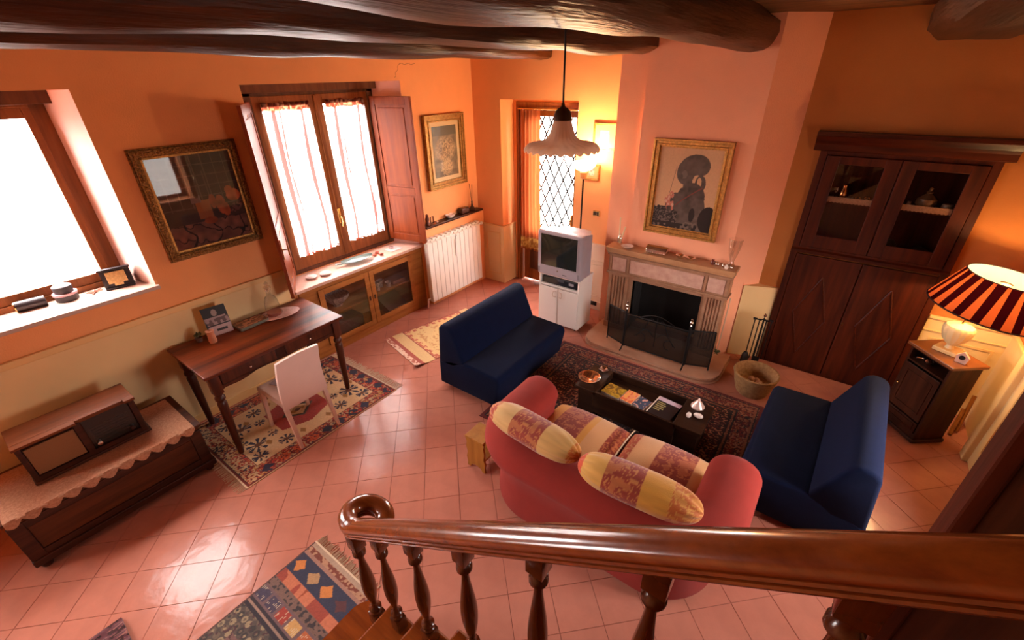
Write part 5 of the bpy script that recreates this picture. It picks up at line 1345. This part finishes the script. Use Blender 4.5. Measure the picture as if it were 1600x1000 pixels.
painted('brocade', M_paint, lambda U, V: ((U-.5)*.155, (V-.5)*.26, .0295+0*U), blot(77, [L3(150, 96, 66), L3(100, 66, 46), L3(190, 130, 96)]), 60, 80, bkx)
dd = thing('glass_decanter', 'clear glass decanter with a stopper standing on an oval pinkish tray', 'decanter', (.24, -3.53, DZ+.013))
MB().lathe([(.0, .895), (.070, .895), (.078, .91), (.072, .97), (.060, 1.05), (.045, 1.09), (.022, 1.11), (.018, 1.15), (.030, 1.17)], (.24, -3.53, 0), 28, cap=False).build('body', M_crystal, dd)
MB().lathe([(.0, 1.15), (.014, 1.155), (.016, 1.175), (.034, 1.185), (.036, 1.20), (.012, 1.21), (.02, 1.24), (.0, 1.26)], (.24, -3.53, 0), 16).build('stopper', M_crystal, dd)
MB().lathe([(.0, .897), (.066, .897), (.069, .925), (.0, .925)], (.24, -3.53, 0), 24).build('liquid', mat('rosy_liquid', (.35, .12, .09), rough=.1), dd)
ty = Matrix.Translation((.26, -3.50, DZ+.001)) @ Matrix.Rotation(math.radians(75), 4, 'Z') @ Matrix.Diagonal((1.35, .85, 1, 1))
solo(MB().lathe([(.0, 0), (.12, 0), (.145, .008), (.150, .012), (.12, .010), (0, .009)], (0, 0, 0), 40, ty), 'oval_tray', mat('rose_lace_tray', (.66, .42, .38), rough=.35, var=.2, vscale=50), 'oval pinkish tray under the glass decanter', 'tray')

# =================================================================== WHITE CHAIR
chr_ = thing('dining_chair', 'pinkish white upholstered chair pushed up to the writing desk', 'chair', (.93, -3.85, 0), math.radians(1), local=True)
M_chair = mat('white_leather', (.74, .56, .49), rough=.42, var=.03)
# local x: from the front (-x, desk side) to the back (+x)
b = MB(); b.box(-.25, .20, -.215, .215, .44, .495, .015); b.build('seat', M_chair, chr_)
def bk_(u, v):
    pass
b = MB(); n = 10; fr, bk2 = [], []
for i in range(n+1):
    v = i/n; z = .42+.52*v; xx = .20+.075*v+.03*math.sin(PI*v)*-1; hw_ = .215-.02*v+.0*v
    fr.append([b.bm.verts.new((xx-.014-.018*(1-(2*k/8-1)**2)*0, -hw_+2*hw_*k/8, z+.012*math.sin(PI*k/8)*v)) for k in range(9)])
    bk2.append([b.bm.verts.new((xx+.014, -hw_+2*hw_*k/8, z+.012*math.sin(PI*k/8)*v)) for k in range(9)])
for i in range(n):
    for k in range(8):
        b.bm.faces.new((fr[i][k], fr[i][k+1], fr[i+1][k+1], fr[i+1][k])); b.bm.faces.new((bk2[i][k], bk2[i+1][k], bk2[i+1][k+1], bk2[i][k+1]))
    b.bm.faces.new((fr[i][0], fr[i+1][0], bk2[i+1][0], bk2[i][0])); b.bm.faces.new((fr[i][8], bk2[i][8], bk2[i+1][8], fr[i+1][8]))
for k in range(8):
    b.bm.faces.new((fr[0][k], bk2[0][k], bk2[0][k+1], fr[0][k+1])); b.bm.faces.new((fr[n][k], fr[n][k+1], bk2[n][k+1], bk2[n][k]))
b.smooth = True; b.build('backrest', M_chair, chr_)
for sx, sy in ((-1, -1), (-1, 1), (1, -1), (1, 1)):
    x_, y_ = (.18 if sx > 0 else -.225), sy*.19; bx_ = .27 if sx > 0 else -.25
    b = MB(); h = .019; lo = [b.bm.verts.new((bx_+dx*.014, y_*1.03+dy*.014, .008)) for dx, dy in ((-1, -1), (1, -1), (1, 1), (-1, 1))]; hi = [b.bm.verts.new((x_+dx*h, y_+dy*h, .45)) for dx, dy in ((-1, -1), (1, -1), (1, 1), (-1, 1))]
    b.bm.faces.new(lo[::-1]); b.bm.faces.new(hi)
    for k in range(4): b.bm.faces.new((lo[k], lo[(k+1) % 4], hi[(k+1) % 4], hi[k]))
    b.build('leg', M_chair, chr_)
pc = thing('seat_paper', 'dark object and paper lying on the seat of the white chair', 'paper', (.84, -3.84, .497), .3, local=True)
MB().box(-.13, .13, -.10, .10, 0, .004).build('sheet', mat('greyish_sheet', (.45, .34, .36), rough=.6), pc); MB().box(.02, .12, -.06, .05, .004, .03, .004).build('dark_case', M_black, pc)

# =================================================================== CHEST AND OLD RADIO
cs = thing('wooden_chest', 'long dark wooden chest under the old radio at the left wall', 'chest', (.48, -5.16, 0))
CX0, CX1, CY0, CY1, CZ = .17, .79, -5.78, -4.60, .50
MB().box(CX0-.01, CX1+.015, CY0-.01, CY1+.012, CZ-.025, CZ, .006).build('lid', M_chest, cs)
b = MB(); b.box(CX0+.02, CX1-.02, CY0+.02, CY1-.02, .10, CZ-.03); b.box(CX1-.035, CX1-.01, CY0+.005, CY1-.01, CZ-.06, CZ-.028, .004); b.build('body', M_chest, cs)
b = MB(); fx = CX1-.02
b.box(fx, fx+.015, CY0+.07, CY1-.07, .10, .16, .003); b.box(fx, fx+.015, CY0+.07, CY1-.07, .38, .44, .003); b.box(fx, fx+.02, CY0, CY0+.08, .06, .44, .003); b.box(fx, fx+.02, CY1-.09, CY1-.01, .06, .44, .003); b.build('front_frame', M_dark, cs)
MB().box(fx, fx+.008, CY0+.085, CY1-.095, .165, .375).build('front_panel', M_chest, cs)
b = MB(); b.box(CX0, CX1+.012, CY0-.004, CY1+.004, .05, .11, .008); b.build('plinth', M_dark, cs)
for x in (CX0+.05, CX1-.04):
    for y in (CY0+.05, CY1-.05): MB().lathe([(.028, 0), (.035, .015), (.03, .05)], (x, y, 0), 12).build('foot', M_dark, cs)
# lace runner
M_lace = mat('peach_lace', (.36, .15, .075), rough=.9, color2=(.52, .25, .14, 1), vscale=60, bump=.6, bscale=150)
def zig(y):
    k = ((y+6)/.105) % 1; return .055*abs(math.sin(PI*k))
def lace(u, v):
    y = (CY0+.01)+(CY1-.05-CY0)*u; s = v*(.61+.085+.0); top = CX1+.018-(CX0+.03)
    if s <= .61: return (CX0+.03+s, y, CZ+.004)
    d = (s-.61)/(.085); dn = d*(.018+zig(y)*.85); return (CX1+.022, y, CZ+.004-dn)
b = MB(); b.grid(200, 22, lace)
solo(b, 'lace_runner', M_lace, 'peach lace runner with zigzag hem draped over the dark chest', 'runner')
rd_ = thing('vintage_radio', 'old wooden table radio with dark recessed dial on the lace runner', 'radio', (.42, -5.18, CZ+.008))
RX0, RX1, RY0, RY1, RZ0, RZ1 = .27, .57, -5.56, -4.86, CZ+.008, .85
b = MB(); b.box(RX0, RX1-.03, RY0+.01, RY1-.01, RZ0+.02, RZ1-.02); b.box(RX1-.03, RX1-.005, RY0+.01, RY0+.04, RZ0+.02, RZ1-.02); b.box(RX1-.03, RX1-.005, RY1-.05, RY1-.01, RZ0+.02, RZ1-.02, .006); b.box(RX1-.03, RX1-.005, RY0+.04, RY1-.05, RZ0+.02, RZ0+.06); b.box(RX1-.03, RX1-.005, -5.24, -5.20, RZ0+.06, RZ1-.02); b.build('case', M_dark, rd_)
b = MB(); b.box(RX0-.01, RX1-.05, RY0, RY1, RZ1-.02, RZ1, .005); b.box(RX1-.05, RX1+.01, RY0, -5.22, RZ1-.02, RZ1, .003); b.box(RX1-.05, RX1+.01, RY1-.07, RY1, RZ1-.02, RZ1, .003); b.box(RX1-.05, RX1-.02, -5.22, RY1-.07, RZ1-.03, RZ1, .003); b.build('top', M_radio, rd_)
MB().box(RX0-.008, RX1+.006, RY0, RY1+.004, RZ0, RZ0+.024, .006).build('base', M_dark, rd_)
MB().box(RX1-.028, RX1-.010, RY0+.045, -5.245, RZ0+.065, RZ1-.05, .004).build('speaker_cloth', mat('radio_cloth', (.26, .11, .04), rough=.9, bump=.6, bscale=300), rd_)
gl = MB().box(RX1-.03, RX1-.024, -5.195, RY1-.055, RZ0+.065, RZ1-.03).build('dial', mat('dark_dial', (.015, .012, .010), rough=.2), rd_)
b = MB()
for k in range(7): b.box(RX1-.024, RX1-.0225, -5.17, RY1-.08, RZ0+.10+k*.022, RZ0+.103+k*.022)
b.build('dial_lines', mat('dial_marks', (.045, .030, .02), rough=.5), gl)
for y in (-5.16, -4.95): MB().lathe([(.016, 0), (.016, .02), (0, .022)], (RX1-.024, y, RZ0+.09), 14, Matrix.Rotation(PI/2, 4, 'Y')).build('knob', M_silver if y < -5 else M_dark, rd_)
# =================================================================== DARK CUPBOARD
cu = thing('display_cupboard', 'tall dark cherry cupboard with glazed upper doors and diamond panelled lower doors', 'cupboard', (4.9, -.03, 0))
X0, X1, FY = 4.31, 5.55, -.05
b = MB(); b.box(X0, X0+.06, FY, -.002, 0, 2.36, .003); b.box(X1-.06, X1, FY, -.002, 0, 2.36, .003); b.box(X0+.06, X1-.06, FY, -.002, 0, .035); b.box(X0+.06, X1-.06, FY, -.002, 1.345, 1.42, .003); b.box(X0+.06, X1-.06, FY, -.002, 2.30, 2.36, .003); b.box(X0+.062, X1-.062, .265, .275, 1.425, 2.295); b.box(X0+.062, X0+.072, -.002, .265, 1.425, 2.295); b.box(X1-.072, X1-.062, -.002, .265, 1.425, 2.295)
b.build('carcass', M_cupz, cu)
b = MB(); b.prism([(FY, 2.33), (FY-.015, 2.34), (FY-.02, 2.39), (FY-.045, 2.42), (FY-.07, 2.465), (FY-.085, 2.47), (FY-.085, 2.50), (0, 2.50), (0, 2.33)], 'x', X0-.06, X1+.06); b.build('cornice', M_cupx, cu)
b = MB(); b.prism([(FY, 1.36), (FY-.022, 1.365), (FY-.022, 1.385), (FY, 1.40)], 'x', X0, X1); b.build('waist_moulding', M_cupx, cu)
b = MB()
for (a, c) in ((X0+.065, 4.925), (4.935, X1-.065)):
    d = MB().box(a, c, FY-.012, FY+.01, .04, 1.335, .003).build('lower_door', M_cupz, cu)
    xm = (a+c)/2; zm = .67; hw_, hh_ = .145, .46; w_ = .011
    # lozenge standing a little askew, as in the old doors
    P4 = [(xm+.01, zm+hh_), (xm+.15, zm-.02), (xm-.01, zm-hh_), (xm-.15, zm+.02)]
    b = MB()
    for k in range(4):
        p, q = P4[k], P4[(k+1) % 4]; b.tube([(p[0], FY-.013, p[1]), (q[0], FY-.013, q[1])], .0085, 6)
    b.build('lozenge_moulding', M_cupx, d)
    if a > 4.5: MB().box(a+.012, a+.022, FY-.018, FY-.011, .66, .70).build('keyhole', M_brass, d)
for (a, c) in ((X0+.065, 4.925), (4.935, X1-.065)):
    b = MB(); sw = .105
    b.box(a, a+sw, FY-.015, FY+.008, 1.425, 2.295, .004); b.box(c-sw, c, FY-.015, FY+.008, 1.425, 2.295, .004); b.box(a+sw, c-sw, FY-.015, FY+.008, 1.425, 1.425+sw+.02, .004); b.box(a+sw, c-sw, FY-.015, FY+.008, 2.295-.07, 2.295, .004)
    d = b.build('glazed_door', M_cupz, cu)
    MB().box(a+sw, c-sw, FY-.004, FY-.001, 1.55, 2.225).build('pane', M_cglass, d)
    b = MB()
    pts = [(a+sw-.0, 1.93), (c-sw, 1.93)] + [((c-sw)-(c-a-2*sw)*k/24, 1.875+(.006 if k % 2 else 0)) for k in range(25)]
    b.prism(pts, 'y', FY+.012, FY+.015); b.build('shelf_lace', mat('buff_lace', (.50, .27, .16), rough=.9, var=.2, vscale=90), cu)
MB().box(X0+.073, X1-.073, FY+.016, .264, 1.865, 1.88).build('shelf', M_cupx, cu)
# glassware and pots behind the panes: thin-depth shelf, so shallow pieces
def cupitem(x, zz, pr, name, label, cat, m, sy=.45, seg=20, group=None):
    return solo(MB().lathe(pr, (x, .055 if zz > 1.8 else .10, zz), seg), name, m, label, cat, group)
goblet = [(.022, 0), (.024, .004), (.005, .01), (.005, .045), (.022, .07), (.024, .10), (.021, .125)]
M_gl2 = mat('glinting_glass', (.35, .25, .2), rough=.08, metal=.85)
cupitem(4.525, 1.881, goblet, 'goblet', 'leftmost tall goblet behind the left glazed door', 'glass', M_crystal)
cupitem(4.585, 1.881, [(.03, 0), (.035, .02), (.038, .06), (.032, .10), (.02, .13), (.022, .15)], 'copper_jug', 'glinting copper coloured jug behind the left glazed door', 'jug', mat('copper', (.8, .35, .15), rough=.2, metal=1))
cupitem(4.65, 1.881, [(.018, 0), (.02, .004), (.004, .008), (.004, .03), (.018, .05), (.019, .07)], 'small_goblet', 'small goblet just right of the copper jug', 'glass', M_crystal)
cupitem(4.71, 1.881, [(.02, 0), (.034, .02), (.036, .04), (.022, .055)], 'silver_bowl', 'left of two low silver cups behind the left glazed door', 'cup', M_silver)
cupitem(4.78, 1.881, [(.02, 0), (.032, .02), (.034, .045), (.020, .06)], 'silver_bowl', 'right of two low silver cups behind the left glazed door', 'cup', M_silver)
cupitem(5.20, 1.881, [(.03, 0), (.06, .02), (.080, .06), (.075, .10), (.04, .13), (.02, .145), (.03, .155), (.012, .17), (.015, .19), (0, .20)], 'lidded_tureen', 'brown round lidded pot behind the right glazed door', 'pot', mat('brown_glaze', (.16, .08, .04), rough=.2, coat=.6), .30)
cupitem(5.09, 1.881, [(.018, 0), (.02, .03), (.012, .05), (.016, .06)], 'small_jar', 'little pale jar left of the brown lidded pot', 'jar', M_por)
cupitem(5.35, 1.881, [(.025, 0), (.04, .02), (.042, .05), (.036, .07)], 'cream_cup', 'squat cream cup right of the brown lidded pot', 'cup', mat('cream_glaze', (.35, .25, .16), rough=.3))
cupitem(5.07, 1.4265, [(.03, 0), (.055, .03), (.06, .10), (.03, .14)], 'dim_vase', 'dim vase low behind the right glazed door', 'vase', mat('olive_glaze', (.08, .065, .03), rough=.3), .3)
cupitem(5.30, 1.4265, [(.07, 0), (.075, .03), (.06, .09), (.02, .11)], 'dim_bowl', 'dim wide bowl low behind the right glazed door', 'bowl', mat('olive_glaze', (.08, .065, .03)), .22)

# =================================================================== MANTEL ITEMS
MZ = 1.171
va = thing('glass_bud_vase', 'small cut glass vase holding two cream candles at the left of the mantel', 'vase', (2.565, -.38, MZ))
va_ = MB().lathe([(.028, 0), (.034, .02), (.026, .05), (.034, .075), (.028, .10), (.016, .12), (.018, .135)], (2.565, -.385, MZ), 18, cap=False); va_.build('vase', M_crystal, va)
MB().tube([(2.560, -.385, MZ+.02), (2.545, -.378, MZ+.33)], .008).build('candle', mat('cream_wax', (.80, .62, .34), rough=.6), va)
MB().tube([(2.570, -.385, MZ+.02), (2.620, -.380, MZ+.23)], .008).build('candle', mat('cream_wax', (.80, .62, .34)), va)
solo(MB().lathe([(.035, 0), (.05, .008), (.075, .022), (.07, .024), (.045, .014), (0, .010)], (2.69, -.43, MZ), 24), 'mantel_saucer', M_por, 'small white saucer beside the bud vase on the mantel', 'saucer')
tb = thing('silver_casket', 'ornate silver casket lying on the mantel under the portrait', 'casket', (3.05, -.42, MZ))
MB().box(2.93, 3.17, -.475, -.365, MZ, MZ+.055, .010).build('body', M_silver, tb)
MB().prism([(-.475, MZ+.055), (-.455, MZ+.080), (-.42, MZ+.090), (-.385, MZ+.080), (-.365, MZ+.055)], 'x', 2.93, 3.17).build('lid', M_silver, tb)
b = MB()
for k in range(9): b.ball((2.945+.025*k, -.478, MZ+.018), .008, 6)
b.build('beading', M_silver, tb)
for k, (x, y) in enumerate(((3.32, -.43), (3.43, -.44))):
    solo(MB().lathe([(.025, 0), (.032, .014), (.050, .038), (.044, .036), (0, .018)], (x, y, MZ), 16, Matrix.Diagonal((1.2, .8, 1, 1))), 'salt_dish', M_silver, ('left', 'right')[k]+' of two small silver dishes on the middle right of the mantel', 'dish')
for k, (x, y, r) in enumerate(((3.66, -.41, .026), (3.71, -.43, .022), (3.775, -.43, .02), (3.81, -.46, .020), (3.855, -.44, .018))):
    solo(MB().lathe([(r*.8, 0), (r, r*.6), (r*.95, r*1.3), (r*.5, r*1.8), (r*.6, r*2.1), (0, r*2.2)], (x, y, MZ), 14), 'trinket_pot', (mat('dark_red_glaze', (.14, .03, .02), rough=.2, coat=.5), M_silver, M_silver, M_por, M_silver)[k],
         ('dark red trinket pot at the left of the group on the right of the mantel', 'small silver pot touching the dark red trinket pot', 'silver pot in front of the tall glass vase', 'white pot in front of the tall glass vase', 'smallest silver pot at the right end of the mantel')[k], 'pot')
solo(MB().lathe([(.045, 0), (.05, .01), (.028, .03), (.022, .06), (.040, .12), (.055, .20), (.062, .28), (.066, .30)], (3.83, -.36, MZ), 24, cap=False, rfun=lambda r, z, a: (r*(1+.05*math.cos(10*a)), z)), 'tall_glass_vase', M_crystal, 'tall cut glass vase at the right end of the mantel', 'vase')

# =================================================================== CABINET LEDGE AND SHELF ITEMS
LZ = .953
for k, (x, y) in enumerate(((-.15, -2.86), (-.11, -2.70))):
    solo(MB().lathe([(.03, 0), (.06, .012), (.068, .022), (.05, .034), (.02, .04), (0, .042)], (x, y, LZ), 18), 'shell_dish', mat('shell_pink', (.62, .45, .40), rough=.4, var=.3, vscale=60), ('left', 'right')[k]+' of two round pinkish shells near the left end of the ledge', 'shell')
fd = thing('glass_fish_dish', 'pale turquoise leaf-shaped glass dish on the window ledge', 'dish', (-.13, -2.24, LZ), math.radians(80), local=True)
def fish(u, v):
    x = -.20+.42*u; w_ = .085*math.sin(PI*min(1, max(0, u)))**.6 + .004; y = (2*v-1)*w_; return (x, y, .012+.035*(2*v-1)**2+.02*(2*u-1)**2)
b = MB(); b.grid(24, 10, fish); bmesh.ops.solidify(b.bm, geom=b.bm.faces[:], thickness=.004); b.build('dish', mat('turquoise_glass', (.34, .46, .45), rough=.12, coat=.8), fd)
MB().tube([(-.19, 0, .03), (-.25, .02, .035), (-.28, -.01, .04)], .010).build('tail', mat('turquoise_glass', (.34, .46, .45)), fd)
for k, (x, y) in enumerate(((-.13, -1.965), (-.17, -1.89), (-.07, -1.90))):
    solo(MB().ball((x, y, LZ+.018), .026, 10, (1, 1.2, .7)), 'red_candle', mat('brick_red_wax', (.42, .10, .06), rough=.5), ('leftmost of the three small red candles on the window ledge', 'rear one of the three small red candles on the window ledge', 'front right one of the three small red candles on the ledge')[k], 'candle')
solo(MB().box(-.20, -.04, -1.75, -1.56, LZ, LZ+.008, .003), 'pale_card', mat('pale_card', (.68, .52, .50), rough=.5), 'pale flat card at the right end of the window ledge', 'card')
solo(MB().lathe([(.025, 0), (.035, .015), (.03, .03), (0, .035)], (-.13, -1.68, LZ+.0085), 14), 'glass_lump', M_crystal, 'small glass paperweight on the pale card on the ledge', 'paperweight')
# inside the glazed cabinet
solo(MB().lathe([(.06, 0), (.05, .02), (.09, .05), (.135, .10), (.155, .15), (.147, .15), (.12, .10), (0, .05)], (-.165, -2.60, .489), 40, rfun=lambda r, z, a: (r*(1+.05*math.cos(16*a)), z)), 'crystal_bowl', mat('cut_crystal', (.55, .48, .46), rough=.12, metal=.3, var=.5, vscale=60), 'large cut crystal bowl behind the left cabinet door', 'bowl')
for k, (x, y, h) in enumerate(((-.10, -2.03, .12), (-.16, -1.93, .10), (-.08, -1.86, .07))):
    solo(MB().lathe([(.03, 0), (.035, .01), (.03, h*.5), (.045, h)], (x, y, .489), 16, cap=False), 'tumbler', mat('cut_crystal', (.55, .48, .46)), ('tallest of the three tumblers behind the right cabinet door', 'middle tumbler behind the right cabinet door', 'shortest tumbler behind the right cabinet door')[k], 'glass')
solo(MB().box(-.25, -.05, -1.80, -1.58, .489, .54, .01), 'folded_cloth', mat('dusky_cloth', (.25, .12, .10), rough=.9), 'dusky folded cloth on the shelf behind the right cabinet door', 'cloth')
solo(MB().box(-.28, -.04, -2.85, -2.35, .121, .30, .02), 'storage_box', mat('dim_box', (.14, .07, .05), rough=.8), 'dim brown box at the bottom behind the left cabinet door', 'box')
solo(MB().prism([(-.28, .121), (-.04, .121), (-.04, .16), (-.28, .30)], 'y', -1.95, -1.62), 'dark_folder', mat('dim_box', (.14, .07, .05)), 'dark sloping folder at the bottom behind the right cabinet door', 'folder')
# radiator shelf
SZ = 1.189
rk = thing('rocking_figure', 'small dark carved figure at the left end of the radiator shelf', 'figurine', (.07, -1.13, SZ))
MB().lathe([(.03, 0), (.035, .02), (.02, .05), (.03, .09), (.018, .12), (.022, .14), (0, .16)], (.07, -1.16, SZ), 12).build('body', mat('dark_red_wood', (.14, .035, .02), rough=.4), rk)
b = MB(); b.tube([(.07, -1.10, SZ+.008), (.07, -1.10, SZ+.10), (.07, -1.05, SZ+.10), (.07, -1.05, SZ+.008)], .008); b.build('stool', mat('dark_red_wood', (.14, .035, .02)), rk)
solo(MB().ball((.08, -.99, SZ+.011), .018, 8, (1, 1.4, .6)), 'pale_pebble', M_por, 'small pale pebble right of the dark carved figure', 'pebble')
solo(MB().lathe([(.03, 0), (.05, .02), (.065, .05), (.058, .05), (.04, .03), (0, .02)], (.07, -.70, SZ), 20, Matrix.Diagonal((.75, 1.5, 1, 1)), rfun=lambda r, z, a: (r, z+.006*math.cos(7*a) if r > .05 else z)), 'porcelain_basket', M_por, 'white porcelain basket in the middle of the radiator shelf', 'bowl')
solo(MB().box(.02, .12, -.50, -.33, SZ, SZ+.085, .02), 'dark_box', mat('dark_lacquer', (.05, .018, .012), rough=.3), 'dark rounded box on the right half of the radiator shelf', 'box')
vp = thing('dark_twig_vase', 'slim dark vase with two thin twigs at the right end of the shelf', 'vase', (.07, -.20, SZ))
MB().lathe([(.05, 0), (.055, .02), (.03, .05), (.018, .07), (.012, .12), (.016, .14)], (.07, -.22, SZ), 16).build('vase', mat('dark_lacquer', (.05, .018, .012)), vp)
b = MB(); b.tube([(.07, -.22, SZ+.1), (.07, -.20, SZ+.38)], .004); b.tube([(.07, -.22, SZ+.1), (.06, -.245, SZ+.40)], .004); b.build('twig', M_iron, vp)
# latch on left window shutter side is part of the window; items on sill of window_1
WZ = 1.456
M_slate = mat('violet_slate', (.022, .010, .012), rough=.5)
pq = thing('plaque_block', 'dark plaque with a golden square plate at the right of the left window sill', 'plaque', (-.20, -4.50, WZ), math.radians(78), local=True)
MB().prism([(-.02, 0), (.05, 0), (.10, .05), (.03, .17), (-.0, .17)], 'x', -.10, .10).build('block', M_slate, pq)
MB().box(-.10, .10, -.034, -.02, 0, .018, .003).build('lower_rim', M_slate, pq); MB().box(-.11, .11, -.034, -.0, .165, .18, .003).build('upper_rim', M_slate, pq)
MB().box(-.065, .065, -.030, -.0185, .05, .150, .002).build('gold_plate', mat('brushed_gold', (.62, .36, .14), rough=.4, metal=.5, var=.2, vscale=60), pq)
MB().box(-.03, .03, -.030, -.0185, .028, .050, .002).build('gold_tab', mat('brushed_gold', (.62, .36, .14)), pq)
j = thing('round_tin', 'dark round tin with pink band standing on the left window sill', 'tin', (-.26, -4.84, WZ))
MB().lathe([(.068, 0), (.072, .01), (.072, .05), (.0, .05)], (-.26, -4.84, WZ), 24).build('base', M_slate, j); MB().lathe([(.078, .05), (.078, .066), (0, .066)], (-.26, -4.84, WZ), 24).build('band', mat('pink_band', (.6, .3, .33), rough=.4), j); MB().lathe([(.060, .066), (.062, .12), (.05, .13), (0, .132)], (-.26, -4.84, WZ), 24).build('lid', M_slate, j)
j = thing('slate_roll', 'dark cylinder lying on its side at the far left of the sill', 'roll', (-.28, -5.04, WZ))
MB().tube([(-.29, -5.13, WZ+.041), (-.27, -4.96, WZ+.041)], .040, 18).build('roll', M_slate, j); MB().tube([(-.2905, -5.137, WZ+.041), (-.2895, -5.128, WZ+.041)], .038, 18).build('brass_end', M_brass, j)
j = thing('dried_sprig', 'little dried reddish sprig between the tin and the plaque', 'sprig', (-.24, -4.67, WZ)); b = MB()
for k in range(9):
    a = random.uniform(0, 2*PI); l_ = random.uniform(.03, .07); b.tube([(-.24, -4.67, WZ+.006), (-.24+l_*math.cos(a), -4.67+l_*math.sin(a), WZ+.006+random.uniform(0, .025))], .005, 5)
b.build('twigs', mat('dry_red', (.40, .14, .08), rough=.8), j)
